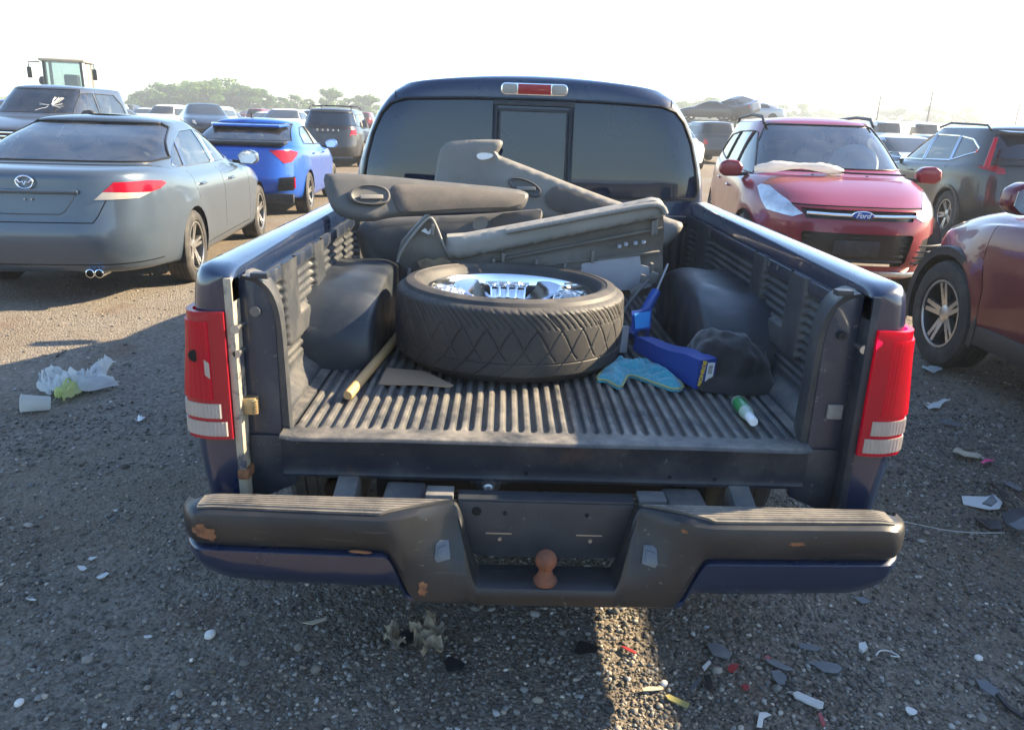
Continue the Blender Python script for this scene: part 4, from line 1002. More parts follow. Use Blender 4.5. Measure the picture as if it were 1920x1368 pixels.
for l, sx, sz, tw in ((0, 1, 1, 0), (.07, 1, .98, .04), (.14, .95, .80, .10), (.21, .88, .62, .02), (.28, .98, .56, -.1), (.34, 1.08, .52, -.14)):
    q = []
    for r_, u in ((-1, -1), (-.02, -1.03), (1, -1), (1.04, 0), (1, 1), (0, .96), (-1, 1), (-1.03, 0)):
        r2, u2 = r_*hw_*sx, u*hh*sz; q.append(cp(l, r2*math.cos(tw)-u2*math.sin(tw), r2*math.sin(tw)+u2*math.cos(tw)-.006*(1-sz)*3))
    secs.append(q)
mb.grid(secs, close_u=True); mb.f.append(tuple(range(8))); mb.mi.append(0)
mb.build('carton_body', 'carton_blue', carton, ang=30)
fl = MB(); c0, c1, c2, c3 = cp(.355, -.038, .032), cp(.355, .038, .036), cp(.37, .046, .105), cp(.37, -.040, .102)
fl.prism([c0, c1, c2, c3], ax*.002).build('open_flap', 'carton_blue', carton)
fl = MB(); off_ = -ax*.003
fl.prism([c0.lerp(c2, .12)+off_, c1.lerp(c3, .12)+off_, c2.lerp(c0, .12)+off_, c3.lerp(c1, .12)+off_], -ax*.001).build('flap_lining', 'carton_inside', carton)
fl = MB(); fl.prism([cp(.36, .038, -.03), cp(.36, .040, .034), cp(.43, .075, .030), cp(.43, .070, -.028)], up_*.002).build('open_flap', 'carton_blue', carton)
def on_end(me, r_, u, rot, d=.0015):
    M = Matrix((( -rt.x, up_.x, -ax.x, 0), (-rt.y, up_.y, -ax.y, 0), (-rt.z, up_.z, -ax.z, 0), (0, 0, 0, 1)))
    M = Matrix.Translation(cp(-d, r_, u)) @ Matrix(((rt.x, up_.x, -ax.x, 0), (rt.y, up_.y, -ax.y, 0), (rt.z, up_.z, -ax.z, 0), (0, 0, 0, 1))) @ Matrix.Rotation(rot, 4, 'Z')
    me.transform(M); return me
tx = text_mesh('MONROE', .0190, .15, .0006, .0009); link('lettering', on_end(tx, -.017, .002, R(82)), 'print_yellow', carton)
q = [cp(-.0012, r_, u) for r_, u in ((-.003, -.032), (.026, -.036), (.028, .034), (.000, .037))]
lb = MB().prism(q, -ax*.0006).build('label', 'paper_white', carton)
mb = MB()
for k in range(13):
    u = .000+.0022*k+random.uniform(0, .0006); mb.add([cp(-.0024, r_, uu) for r_, uu in ((.004, u), (.020, u-.002), (.020, u-.002+random.choice((.0007, .0013))), (.004, u+.0010))], [(0, 1, 2, 3)])
mb.build('bar_code', 'print_black', lb)
mb = MB()
for i in range(3):
    for j in range(3):
        if (i*j) % 2 == 0: mb.add([cp(-.0024, .007+i*.003+a_, -.024+j*.003+b2) for a_, b2 in ((0, 0), (.0024, 0), (.0024, .0024), (0, .0024))], [(0, 1, 2, 3)])
mb.build('label_print', 'print_black', lb)
# gas strut leaning on the wheel house
pmat('strut_blue', (.02, .075, .30), .35, coat=.4, spots=((30, (.2, .22, .28), .66, .74, .5),))
st = thing('shock_absorber', 'slim blue shock absorber with a bare rod, propped on the right wheel hump', 'shock absorber', (XC+.36, YT+.98, FZ))
p0, p1, p2 = Vector((0, 0, .025)), Vector((.115, .16, .165)), Vector((.165, .23, .262))
MB().tube([p0, p0.lerp(p1, .03), p0.lerp(p1, .5), p0.lerp(p1, .98), p1], [.016, .021, .021, .021, .012], 16).build('tube', 'strut_blue', st, ang=40)
MB().tube([p1, p1.lerp(p2, .9), p2], [.0055, .0055, .003], 10).build('rod', 'steel', st)
pmat('bracket_grey', (.16, .16, .155), .5, metal=.5, spots=((15, (.3, .28, .25), .5, .7, .5),))
br = thing('wiper_linkage', 'small grey metal bracket with a thin arm, behind the blue carton', 'bracket', (XC+.36, YT+1.12, FZ))
MB().tube([(-.05, -.06, .05), (.02, .02, .13), (.09, .06, .205)], .006, 8).build('arm', 'bracket_grey', br)
MB().prism([(.05, .05, .19), (.12, .06, .185), (.125, .06, .225), (.10, .06, .235), (.085, .06, .215), (.055, .05, .225)], (.004, .012, 0)).build('plate', 'bracket_grey', br, bevel=.002)
MB().prism([(.02, .03, .14), (.07, .04, .17), (.06, .04, .19), (.01, .03, .165)], (.0, .012, 0)).build('lug', 'bracket_grey', br, bevel=.002)
MB().tube([(-.16, .02, .0), (-.175, .03, .10), (-.165, .04, .17)], .004, 6).build('wire', 'black_plastic', br)
# green glove packet
pmat('packet_green', (.02, .30, .20), .4, coat=.3); pmat('packet_dark', (.02, .025, .03), .4, coat=.3, spots=((30, (.2, .35, .4), .58, .62, .7),))
pk = thing('small_packet', 'small crumpled green and black packet between the loose wheel and the blue carton', 'packet', (XC+.285, YT+.84, FZ)); pk.rotation_euler = (R(-8), R(6), R(20))
MB().box(-.036, .036, -.022, .022, 0, .085).build('packet_body', 'packet_dark', pk, bevel=.008, segs=3)
MB().box(-.037, .037, -.023, .023, .078, .092).build('packet_top', 'packet_green', pk, bevel=.005)
MB().box(-.020, .026, -.040, -.024, .004, .10).build('packet_card', 'sound_paper', pk, bevel=.003)
# black bag
pmat('black_cloth', (.007, .007, .008), .85, spots=((12, (.022, .021, .021), .45, .7, .6), (40, (.10, .09, .08), .68, .76, .35)), bump=(90, .4, .004), sheen=.3)
rows = []
for i in range(41):
    th = PI*.5*i/40; row = []
    for k in range(72):
        ph = 2*PI*k/72; u = Vector((math.cos(ph)*math.cos(th), math.sin(ph)*math.cos(th), math.sin(th)))
        f = 1+.17*nz(u.x*1.8, u.y*1.8, u.z*1.8+4)+.06*nz(u.x*4.2+3, u.y*4.2, u.z*4.2)+.022*abs(math.sin(7*u.x+6*u.z-4*u.y+4*nz(u.x*2.5, u.y*2.5, u.z*2.5)))
        e = max(0, 1-th/.25)                                    # skirts spread on the floor
        row.append((XC+min(.735, .612+u.x*f*.145*(1+.25*e)), YT+.60+u.y*f*.165*(1+.25*e), FZ+.003+max(0, u.z)**.85*f*.150))
    rows.append(row)
o = MB().grid(rows, close_u=True).build('cloth_bag', 'black_cloth', ang=80)
tag(o, 'crumpled black cloth bag against the right wall of the truck bed', 'bag')
# bottle
pmat('bottle_green', (.02, .22, .06), .25, coat=.4, spots=((40, (.35, .5, .3), .58, .62, .8),)); pmat('bottle_clear', (.55, .66, .55), .15, coat=.6, transl=((.7, .8, .65), .4))
A = tp(atZ(1383, 752, FZ+.02)); Bv = tp(atZ(1411, 789, FZ+.02)); d = (Bv-A).normalized()
bo = thing('small_bottle', 'little plastic bottle with a green label and white cap lying on the bed floor', 'bottle', (XC+A.x, YT+A.y, FZ+.021))
M = d.to_track_quat('Z', 'Y').to_matrix().to_4x4(); L_ = (Bv-A).length+.012
for nm, mt, prof in (('bottle_body', 'bottle_clear', [(.001, 0), (.017, .001), (.0195, .006), (.0195, L_*.55), (.017, L_*.66), (.011, L_*.74), (.010, L_*.78)]), ('label', 'bottle_green', [(.0200, L_*.10), (.0202, L_*.11), (.0202, L_*.50), (.0200, L_*.51)]), ('cap', 'white_plastic', [(.0125, L_*.72), (.0135, L_*.74), (.0130, L_*.97), (.011, L_), (.001, L_)])):
    MB().lathe(prof, n=24).xform(M).build(nm, mt, bo, ang=40)
# ------------------------------------------------------------------ the cars standing around
def paint(name, col, metal=.35, dust=.25, rough=.28):
    return pmat(name, col, rough, metal=metal*.7, coat=.55, spec=.4, spots=((3, tuple(c*.85 for c in col), .45, .7, .4), (6, DUST, .56, .8, dust*.35)))
paint('paint_teal_grey', (.064, .088, .118), .55, .12); paint('paint_blue', (.010, .075, .36), .4, .1); paint('paint_charcoal', (.040, .040, .043), .4, .2)
paint('paint_ruby', (.205, .006, .020), .3, .08); paint('paint_black', (.014, .016, .020), .3, .15); paint('paint_wine', (.13, .007, .017), .3, .25); paint('paint_slate', (.05, .062, .085), .4, .2)
paint('paint_white', (.72, .72, .70), 0, .2); paint('paint_silver', (.45, .46, .47), .6, .2); paint('paint_tan', (.42, .36, .26), .3, .3); paint('paint_cat', (.62, .47, .20), 0, .3)
def gen(F, Rr, W, H, zb, hf, hc, b1, b2, cy, rf, gr, gz, rr, dz, tw, nF=3.6, nR=5):
    """plan outlines of a car from its main measures (nose, tail, half width, height, sill, bonnet edge, cowl, belt, glass, roof)"""
    g = zb+.34
    return [(W*.80, F-.22, Rr+.20, 4, 5, zb+.04, zb, zb, zb+.08), (W*.94, F-.09, Rr+.08, nF, nR, zb, zb+.01, zb+.01, zb+.06), (W*.985, F-.03, Rr+.02, nF, nR, zb+.13, zb+.13, zb+.13, zb+.18),
            (W*.997, F, Rr, nF, nR, zb+.28, g, g, g), (W, F-.01, Rr+.03, nF, nR, lerp(zb+.28, hf, .5), lerp(g, b1, .45), lerp(g, b2, .45), lerp(g, dz, .32)),
            (W*.990, F-.06, Rr+.06, nF, nR, hf-.055, b1-.14, b2-.13, lerp(g, dz, .74)), (W*.965, F-.16, Rr+.08, nF, nR, hf, b1-.05, b2-.05, dz-.03),
            (W*.945, lerp(F-.16, cy, .33), lerp(Rr+.10, gr, .25), nF+.6, nR, lerp(hf, hc, .47), b1-.02, b2-.02, dz), (W*.930, lerp(F-.16, cy, .7), lerp(Rr+.10, gr, .7), 4.2, nR, lerp(hf, hc, .82), b1, b2, lerp(dz, gz, .6)),
            (W*.905, cy, gr, 4.2, nR, hc, b1+.02, b2+.02, gz), (lerp(W*.905, tw, .48), lerp(cy, rf, .54), lerp(gr, rr, .52), 4.4, nR, lerp(hc, H-.07, .56), lerp(b1, H-.08, .56), lerp(b2, H-.08, .56), lerp(gz, H-.07, .56)),
            (tw+.015, rf+.03, rr-.02, 4.6, nR, H-.085, H-.105, H-.105, H-.09), (tw-.035, rf-.10, rr+.05, 4.6, 5, H-.052, H-.058, H-.058, H-.055, .012), (tw*.72, rf-.30, rr+.22, 4.5, 4.5, H-.025, H-.03, H-.03, H-.028, .014), (tw*.28, rf-.7, rr+.5, 3, 3, H-.008, H-.008, H-.008, H-.008, .006)]
END = lambda f: abs(f.normal.y) >= abs(f.normal.x)
SID = lambda f: abs(f.normal.x) > abs(f.normal.y)
def wrap(bm, endpoly, sidepoly, s, de, lv=(0, 9.2)):
    """faces of a lamp that turns the corner: one outline on the end, one on the flank; s = side, de = +1 front, -1 rear"""
    q = []
    if endpoly: q += cut(bm, [(s*a, b) for a, b in endpoly], (0, de), lv=lv, nmin=.05, cond=END)
    if sidepoly: q += cut(bm, sidepoly, (s, 0), lv=lv, nmin=.05, cond=SID)
    return list(dict.fromkeys(f for f in q if f.is_valid))
def corner(bm, poly, s, de, k=.6, lv=(0, 9.6), dz=0.0):
    """faces inside an outline drawn square to a corner of the car; first coordinate runs outwards round the corner"""
    c = math.sqrt(1-k*k); return cut(bm, poly, (s*k, de*c, dz), e=(s*c, -de*k, 0), lv=lv, nmin=.08, cond=lambda f: f.calc_center_median().y*de > 1.3 and f.calc_center_median().x*s > 0)
def seats(root, fy, ry, w, mat='interior', hz=0.0, dash=None, floor=(-1.6, 1.3, .34)):
    y0, y1, z0 = floor; MB().box(-w-.16, w+.16, y0, y1, z0-.06, z0).build('cabin_floor', mat, root)
    for x, y, ww in ((-w*.62, fy, .25), (w*.62, fy, .25), (-w*.55, ry, .30), (w*.55, ry, .30)):
        b = MB().prism([(x-ww, y-.05, z0+.28+hz), (x+ww, y-.05, z0+.28+hz), (x+ww*.9, y-.22, z0+.80+hz), (x+ww*.6, y-.25, z0+.86+hz), (x-ww*.6, y-.25, z0+.86+hz), (x-ww*.9, y-.22, z0+.80+hz)], (0, -.13, .01)).build('seat', mat, root, bevel=.04, segs=3)
        MB().box(x-.13, x+.13, y-.37, y-.27, z0+.80+hz, z0+.97+hz).build('headrest', mat, b, bevel=.035, segs=3)
        MB().box(x-ww, x+ww, y-.10, y+.42, z0+.10+hz, z0+.30+hz).build('seat_cushion', mat, b, bevel=.04, segs=3)
    if dash:
        dy, dzz = dash; MB().prism([(-w-.10, dy, dzz-.05), (-w-.10, dy-.42, dzz-.02), (-w-.10, dy-.46, dzz-.14), (-w-.10, dy-.25, dzz-.42), (-w-.10, dy, dzz-.42)], (2*w+.2, 0, 0)).build('dashboard', mat, root, bevel=.03, segs=2)
        MB().tube([(-w*.62+.19*math.cos(a), dy-.58+.06*math.sin(a), dzz-.08+.18*math.sin(a)) for a in [2*PI*k/24 for k in range(24)]], .016, 8, closed=True).build('steering_wheel', 'trim_dark', root)
def arches(bm, root, fy, ry, z, r, W, clad=None):
    for s in (-1, 1):
        for y in (fy, ry):
            f = cut(bm, circ(y, z, r, 22), (s, 0), lv=(0, 6.5)); bmesh.ops.delete(bm, geom=[q for q in f if q.is_valid], context='FACES')
            MB().lathe([(r+.004, 0), (r-.004, -.02), (r-.01, -.30), (r*.3, -.30)], n=24, axis='x', a0=-.3, a1=PI+.3).xform(Matrix.Translation((s*W*.985, y, z)) @ Matrix.Scale(s, 4, (1, 0, 0))).build('wheel_arch', 'under_black', root)
            if clad:
                MB().lathe([(r-.004, -.05), (r-.004, .010), (r+.05, .014), (r+.056, .004), (r+.056, -.05)], n=30, axis='x', a0=-.28, a1=PI+.28).xform(Matrix.Translation((s*W*.992, y, z)) @ Matrix.Scale(s, 4, (1, 0, 0))).build('arch_cladding', clad, root)
def four(root, kind, x, fy, ry, z, steer=0):
    for s in (-1, 1): put_wheel(kind, root, s*x, fy, z, steer); put_wheel(kind, root, s*x, ry, z)
def windows(bm, root, side, front=None, rear=None, gm='glass', rm_=None, lvs=(8.6, 11.7), trim='trim_dark', tr=.007, gside=None):
    for s in (-1, 1):
        for q in side:
            w = cut(bm, q, (s, 0), lv=lvs, cond=SID); rim_of(bm, w, 'window_trim', trim, root, tr); lift(bm, w, 'side_window', gside or gm, root, -.004)
    if front: w = cut(bm, front, (0, 1), lv=(8.3, 11.9), nmin=.02); rim_of(bm, w, 'windscreen_seal', 'trim_dark', root, .008); lift(bm, w, 'windscreen', gm, root, -.003)
    if rear: w = cut(bm, rear, (0, -1), lv=(8.3, 11.9), nmin=.02); rim_of(bm, w, 'window_seal', 'trim_dark', root, .010); lift(bm, w, 'rear_window', rm_ or gm, root, -.003)
def gaps(bm, root, side_lines, lv=(0, 11.9), w=.007, name='door_gap'):
    for s in (-1, 1):
        for ln in side_lines: lift(bm, groove(bm, ln, w, (s, 0), lv=lv), name, 'gap', root, -.005)
def handle(root, s, x, y, z, mat):
    MB().tube([(s*(x-.012), y-.10, z), (s*(x+.022), y-.075, z+.002), (s*(x+.026), y, z+.004), (s*(x+.022), y+.075, z+.002), (s*(x-.012), y+.10, z)], [.010, .012, .013, .012, .010], 8).build('door_handle', mat, root)
def mirror(root, s, x, y, z, mat, sc=1.0):
    o = [(0, -.07), (.15, -.075), (.20, -.03), (.19, .05), (.13, .085), (.02, .075), (-.03, .02)]
    m = MB().prism([(s*(x+a*sc), y-.04, z+b*sc) for a, b in o], (0, .13, 0)).build('door_mirror', mat, root, bevel=.03*sc, segs=3)
    MB().prism([(s*(x+.08*sc+(a-.08)*.86*sc), y-.042, z+b*.84*sc) for a, b in o], (0, -.004, 0)).build('mirror_glass', 'chrome', m)
    MB().obox((s*(x-.02), y+.02, z-.05*sc), (s*.07, 0, -.008), (0, .03, 0), (0, 0, .018)).build('mirror_foot', 'black_plastic', m, bevel=.008)

# -- saloon at the left, seen from behind ---------------------------------------------------------
wheel_meshes('saloon', .325, .215, .225, 5, 'alloy', 'alloy_dark', True)
wheel_meshes('hatch', .318, .225, .225, 5, 'alloy', 'alloy_dark', True)
wheel_meshes('suv', .355, .225, .225, 5, 'alloy', 'alloy_dark', True)
car = thing('parked_sedan', 'grey green four door sedan parked at the left, its rear facing the camera', 'sedan', (-3.85, 8.50, 0), R(5))
bm = body_bm(gen(2.46, -2.45, .915, 1.465, .21, .76, 1.0, .92, .99, 1.05, -.02, -1.93, 1.085, -.95, 1.065, .60), 3, arches=((1.49, .33, .36), (-1.30, .33, .36)))
arches(bm, car, 1.49, -1.30, .33, .36, .915)
sw = [[(.78, 1.02), (.30, 1.22), (-.05, 1.325), (-.16, 1.335), (-.16, 1.02)], [(-.24, 1.02), (-.24, 1.335), (-.70, 1.325), (-.98, 1.255), (-1.13, 1.03)], [(-1.165, 1.035), (-1.03, 1.235), (-1.25, 1.16), (-1.44, 1.06), (-1.42, 1.04)]]
windows(bm, car, sw, [(-.74, 1.05), (.74, 1.05), (.55, 1.40), (-.55, 1.40)], [(-.755, 1.115), (-.70, 1.096), (.70, 1.096), (.755, 1.115), (.60, 1.36), (.54, 1.392), (-.54, 1.392), (-.60, 1.36)], 'glass_clear', 'glass_clear', trim='chrome', tr=.004)
gaps(bm, car, [[(-.20, .30), (-.20, 1.0)], [(.92, .30), (.90, .98)], [(-1.10, .72), (-1.16, .86), (-1.18, 1.0)], [(.92, .30), (-.98, .30)]], lv=(0, 9))
for s in (-1, 1):
    f = corner(bm, [(-1.05, .838), (-.72, .842), (-.60, .880), (-.985, .896)], s, -1)
    tl = lift(bm, f, 'tail_lamp', 'lens_clear', car, .006, thick=.02)
    f = corner(bm, [(-.985, .898), (-.60, .882), (-.50, .900), (-.42, .935), (-.47, .958), (-.62, .972), (-.90, .968)], s, -1)
    lift(bm, f, 'red_lens', 'lens_red', tl, .007, thick=.02)
    handle(car, s, .895, -.95, .865, 'paint_teal_grey'); handle(car, s, .905, .10, .84, 'paint_teal_grey'); mirror(car, s, .88, .70, 1.02, 'paint_teal_grey')
# boot lid: shut lines and number plate recess
for ln in ([(-.555, .834), (-.50, .72), (-.46, .665), (.46, .665), (.50, .72), (.555, .834)],):
    for a, b in zip(ln, ln[1:]): lift(bm, groove(bm, [a, b], .008, (0, -1), lv=(2, 8), nmin=.3), 'boot_gap', 'gap', car, -.005)
f = cut(bm, [(-.36, .885), (-.26, .745), (-.22, .725), (.22, .725), (.26, .745), (.36, .885)], (0, -1), lv=(2, 8), nmin=.3)
rim_of(bm, f, 'plate_recess_edge', 'paint_teal_grey', car, .006, -.002); lift(bm, f, 'plate_recess', 'paint_teal_grey', car, -.022)
MB().box(-.38, .38, -2.435, -2.405, .885, .915).build('boot_garnish', 'paint_teal_grey', car, bevel=.012)
# winged badge in a ring
bd = MB().tube([(.062*math.cos(a), -2.415, .965+.047*math.sin(a)) for a in [2*PI*k/28 for k in range(28)]], .006, 8, closed=True).build('badge', 'chrome', car)
MB().tube([(-.055, -2.415, .985), (-.032, -2.417, .962), (-.012, -2.418, .972), (0, -2.418, .945), (.012, -2.418, .972), (.032, -2.417, .962), (.055, -2.415, .985)], .0055, 8).build('badge_wing', 'chrome', bd)
for x in (-.025, .025): MB().lathe([(.001, -.004), (.007, -.003), (.008, .004)], n=10, axis='y', c=(x, -2.395, .835)).build('plate_screw', 'steel', car)
for x in (.40, .47):
    MB().lathe([(.034, .16), (.034, 0), (.029, -.002), (.027, .16)], n=20, axis='y', c=(x, -2.44, .275)).build('exhaust_tip', 'chrome', car)
for x in (-.47, -.40): MB().lathe([(.034, .16), (.034, 0), (.029, -.002), (.027, .16)], n=20, axis='y', c=(x, -2.44, .275)).build('exhaust_tip', 'chrome', car)
g = groove(bm, [(-.90, .335), (.90, .335)], .010, (0, -1), lv=(0, 5), nmin=.2); lift(bm, g, 'bumper_line', 'gap', car, -.004)
body_done(bm, 'body_shell', 'paint_teal_grey', car); four(car, 'saloon', .805, 1.49, -1.30, .323)
seats(car, .05, -.95, .62, 'interior', -.05, (.95, 1.02)); MB().box(-.70, .70, -1.95, -1.35, 1.02, 1.06).build('parcel_shelf', 'interior_tan', car)
# -- blue hatchback ahead of it -------------------------------------------------------------------
car = thing('parked_hatchback', 'bright blue hatchback with a rear spoiler, parked just ahead of the grey green sedan', 'hatchback', (-4.08, 14.03, 0), R(4))
bm = body_bm(gen(2.26, -2.25, .90, 1.43, .22, .74, .99, .91, 1.03, 1.15, .12, -1.98, 1.08, -1.20, 1.03, .585), 3, arches=((1.38, .32, .355), (-1.32, .32, .355)))
arches(bm, car, 1.38, -1.32, .32, .355, .90, )
windows(bm, car, [[(.88, 1.0), (.42, 1.18), (.02, 1.295), (-.10, 1.305), (-.10, 1.02)], [(-.17, 1.02), (-.17, 1.305), (-.62, 1.29), (-1.02, 1.19), (-1.16, 1.06)]], [(-.72, 1.03), (.72, 1.03), (.53, 1.37), (-.53, 1.37)], [(-.70, 1.11), (.70, 1.11), (.58, 1.345), (-.58, 1.345)], 'glass_clear', 'glass', trim='trim_dark')
gaps(bm, car, [[(-.13, .30), (-.13, 1.0)], [(.98, .30), (.95, .96)], [(-1.02, .72), (-1.12, .9), (-1.14, 1.02)]], lv=(0, 9))
for s in (-1, 1):
    f = corner(bm, [(-.93, .985), (-.90, .955), (-.74, .80), (-.60, .815), (-.45, .92), (-.43, .955), (-.60, .985)], s, -1)
    tl = lift(bm, f, 'tail_lamp', 'lens_red', car, .006, thick=.02)
    f = corner(bm, [(-.80, .935), (-.72, .845), (-.62, .855), (-.55, .915)], s, -1); lift(bm, f, 'reversing_lens', 'lens_clear', tl, .010, thick=.01)
    vt = MB().prism([(s*.56, -2.20, .40), (s*.80, -2.16, .42), (s*.83, -2.14, .62), (s*.60, -2.20, .60)], (0, -.03, 0)).build('bumper_vent', 'black_plastic', car, bevel=.01)
    for k in range(7): MB().box(*sorted((s*.585, s*.80)), -2.245, -2.235, .43+k*.025, .438+k*.025).build('vent_bar', 'trim_dark', vt)
    MB().box(*sorted((s*.805, s*.825)), -2.19, -2.17, .45, .60).build('reflector', 'lens_red', car, bevel=.004)
    mirror(car, s, .86, .78, 1.0, 'paint_blue', .95); handle(car, s, .88, -.85, .90, 'paint_blue'); handle(car, s, .885, .15, .88, 'paint_blue')
MB().prism([(-.60, -1.22, 1.345), (.60, -1.22, 1.345), (.50, -1.52, 1.325), (-.50, -1.52, 1.325)], (0, 0, -.035)).build('roof_spoiler', 'paint_blue', car, bevel=.014, segs=3)
MB().prism([(-.70, -1.96, 1.115), (.70, -1.96, 1.115), (.68, -2.14, 1.10), (-.68, -2.14, 1.10)], (0, 0, -.05)).build('lip_spoiler', 'trim_dark', car, bevel=.016)
MB().prism([(-.012, -1.0, 1.42), (-.012, -1.16, 1.42), (-.004, -1.15, 1.50)], (.02, 0, 0)).build('fin_aerial', 'black_plastic', car, bevel=.006)
MB().box(-.80, .80, -2.27, -2.17, .235, .37).build('lower_valance', 'black_plastic', car, bevel=.02)
body_done(bm, 'body_shell', 'paint_blue', car); four(car, 'hatch', .79, 1.38, -1.32, .316); seats(car, .05, -.95, .60, 'interior', -.06, (.98, .99))
# -- dark people carrier beyond -------------------------------------------------------------------
car = thing('parked_minivan', 'dark grey crossover with roof bars, seen from behind beyond the blue hatchback', 'crossover', (-5.25, 26.1, 0), R(2))
bm = body_bm(gen(2.44, -2.44, .915, 1.68, .25, .90, 1.12, 1.02, 1.10, 1.25, .35, -2.36, 1.15, -2.05, 1.12, .66), 3, arches=((1.45, .36, .39), (-1.44, .36, .39)))
arches(bm, car, 1.45, -1.44, .36, .39, .915)
windows(bm, car, [[(.95, 1.1), (.55, 1.33), (.25, 1.50), (.10, 1.52), (.10, 1.12)], [(.03, 1.12), (.03, 1.52), (-.85, 1.52), (-.95, 1.13)], [(-1.03, 1.13), (-.93, 1.52), (-1.75, 1.50), (-2.0, 1.18)]], [(-.76, 1.17), (.76, 1.17), (.6, 1.58), (-.6, 1.58)], [(-.76, 1.20), (-.70, 1.175), (.70, 1.175), (.76, 1.20), (.64, 1.55), (-.64, 1.55)], 'glass_dark', 'tint_glass')
for s in (-1, 1):
    f = wrap(bm, [(.60, .90), (.93, .90), (.93, 1.10), (.66, 1.10)], [(-2.5, .90), (-2.10, .93), (-2.12, 1.08), (-2.5, 1.10)], s, -1); tl = lift(bm, f, 'tail_lamp', 'lens_red', car, .008, thick=.02)
    MB().box(*sorted((s*.64, s*.84)), -2.40, -2.36, .905, .945).build('reversing_lens', 'lens_clear', car if tl is None else tl, bevel=.005)
    MB().tube([(s*.60, -1.9, 1.62), (s*.60, -1.8, 1.70), (s*.60, -.2, 1.72), (s*.60, .05, 1.65)], .018, 8).build('roof_rail', 'black_plastic', car); mirror(car, s, .88, .85, 1.12, 'black_plastic')
for y in (-1.4, -.5): MB().tube([(-.62, y, 1.735), (.62, y, 1.735)], .016, 8).build('roof_bar', 'black_plastic', car)
MB().tube([(-.16, -2.395, 1.20), (-.30, -2.37, 1.27), (-.42, -2.37, 1.215)], .012, 6).build('rear_wiper', 'trim_dark', car)
f = cut(bm, rrect(-.30, .30, .80, .98, .03), (0, -1), lv=(2, 8), nmin=.3); rim_of(bm, f, 'plate_recess_edge', 'trim_dark', car, .006); lift(bm, f, 'plate_recess', 'paint_charcoal', car, -.02)
for k, ch in enumerate('DODGE'):
    me = text_mesh(ch, .075, 0, .003, .002); me.transform(Matrix.Translation((-.30+.15*k, -2.40, 1.055)) @ Matrix.Rotation(PI/2, 4, 'X')); link('lettering', me, 'chrome', car)
body_done(bm, 'body_shell', 'paint_charcoal', car); four(car, 'suv', .80, 1.45, -1.44, .353); seats(car, .2, -.8, .62, 'interior', .1, (1.05, 1.15))
# -- red crossover facing us at the right ---------------------------------------------------------
car = thing('parked_crossover', 'ruby red crossover facing the camera with roof rails and crushed bag on its bonnet', 'crossover', (3.49, 9.25, 0), R(172.2))
bm = body_bm(gen(2.26, -2.24, .925, 1.665, .24, .90, 1.115, 1.02, 1.13, 1.20, .20, -2.16, 1.17, -1.90, 1.13, .635, 3.4), 3, arches=((1.38, .36, .39), (-1.31, .36, .39)), flare=.02)
arches(bm, car, 1.38, -1.31, .36, .39, .925)
windows(bm, car, [[(.93, 1.07), (.50, 1.30), (.20, 1.475), (.05, 1.495), (.05, 1.09)], [(-.02, 1.09), (-.02, 1.495), (-.72, 1.48), (-.80, 1.13)], [(-.86, 1.14), (-.78, 1.48), (-1.35, 1.43), (-1.60, 1.22)]], [(-.76, 1.155), (.76, 1.155), (.78, 1.17), (.575, 1.555), (.52, 1.575), (-.52, 1.575), (-.575, 1.555), (-.78, 1.17)], [(-.7, 1.22), (.7, 1.22), (.6, 1.52), (-.6, 1.52)], 'glass_clear', 'tint_glass', gside='glass')
gaps(bm, car, [[(.01, .32), (.01, 1.06)], [(1.02, .40), (.98, 1.02)], [(-.86, .75), (-.92, 1.08)]], lv=(0, 9))
for s in (-1, 1):
    # bonnet shut line and head lamps
    f = corner(bm, [(-.88, .800), (-.79, .765), (-.47, .795), (-.20, .975), (-.24, 1.0), (-.36, .995), (-.72, .880)], s, 1, k=.592, lv=(2, 8.2), dz=.25)
    hl_ = lift(bm, f, 'headlamp', 'lamp_clear', car, .004, thick=.02)
    # lower side grilles with slats
    f = cut(bm, [(s*.56, .36), (s*.84, .40), (s*.88, .46), (s*.88, .56), (s*.80, .63), (s*.60, .60)], (0, 1), lv=(0, 6), nmin=.1); lg = lift(bm, f, 'side_grille', 'trim_dark', car, -.03)
    for k in range(4): MB().tube([(s*(.50+.02*k), 2.19-.012*k, .40+k*.05), (s*.68, 2.135, .405+k*.052), (s*(.80), 2.045, .42+k*.048)], .010, 6).build('grille_slat', 'black_plastic', lg)
    MB().lathe([(.001, .0), (.042, -.006), (.05, .02)], n=16, axis='y').xform(Matrix.Translation((s*.72, 2.14, .44)) @ Matrix.Rotation(PI, 4, 'Z')).build('fog_lamp', 'lens_clear', lg)
    MB().tube([(s*.60, -1.75, 1.57), (s*.605, -1.60, 1.645), (s*.60, -.6, 1.675), (s*.59, .0, 1.650), (s*.585, .16, 1.575)], [.016, .019, .017, .019, .016], 8).build('roof_rail', 'black_plastic', car)
    mirror(car, s, .90, .83, 1.11, 'paint_ruby', 1.1); handle(car, s, .905, -.62, .93, 'paint_ruby'); handle(car, s, .915, .25, .90, 'paint_ruby')
    MB().lathe([(.001, .012), (.012, .008), (.016, 0)], n=10, c=(s*.26, 1.32, 1.098)).build('washer_jet', 'trim_dark', car)
for a, b in (((-.66, .875), (.66, .875)),): lift(bm, groove(bm, [a, b], .012, (0, 1), lv=(3, 8), nmin=.1), 'bonnet_gap', 'gap', car, -.006)
f = cut(bm, [(-.50, .835), (-.46, .765), (.46, .765), (.50, .835), (.50, .850), (-.50, .850)], (0, 1), lv=(2, 8), nmin=.2); ug = lift(bm, f, 'upper_grille', 'trim_dark', car, -.02)
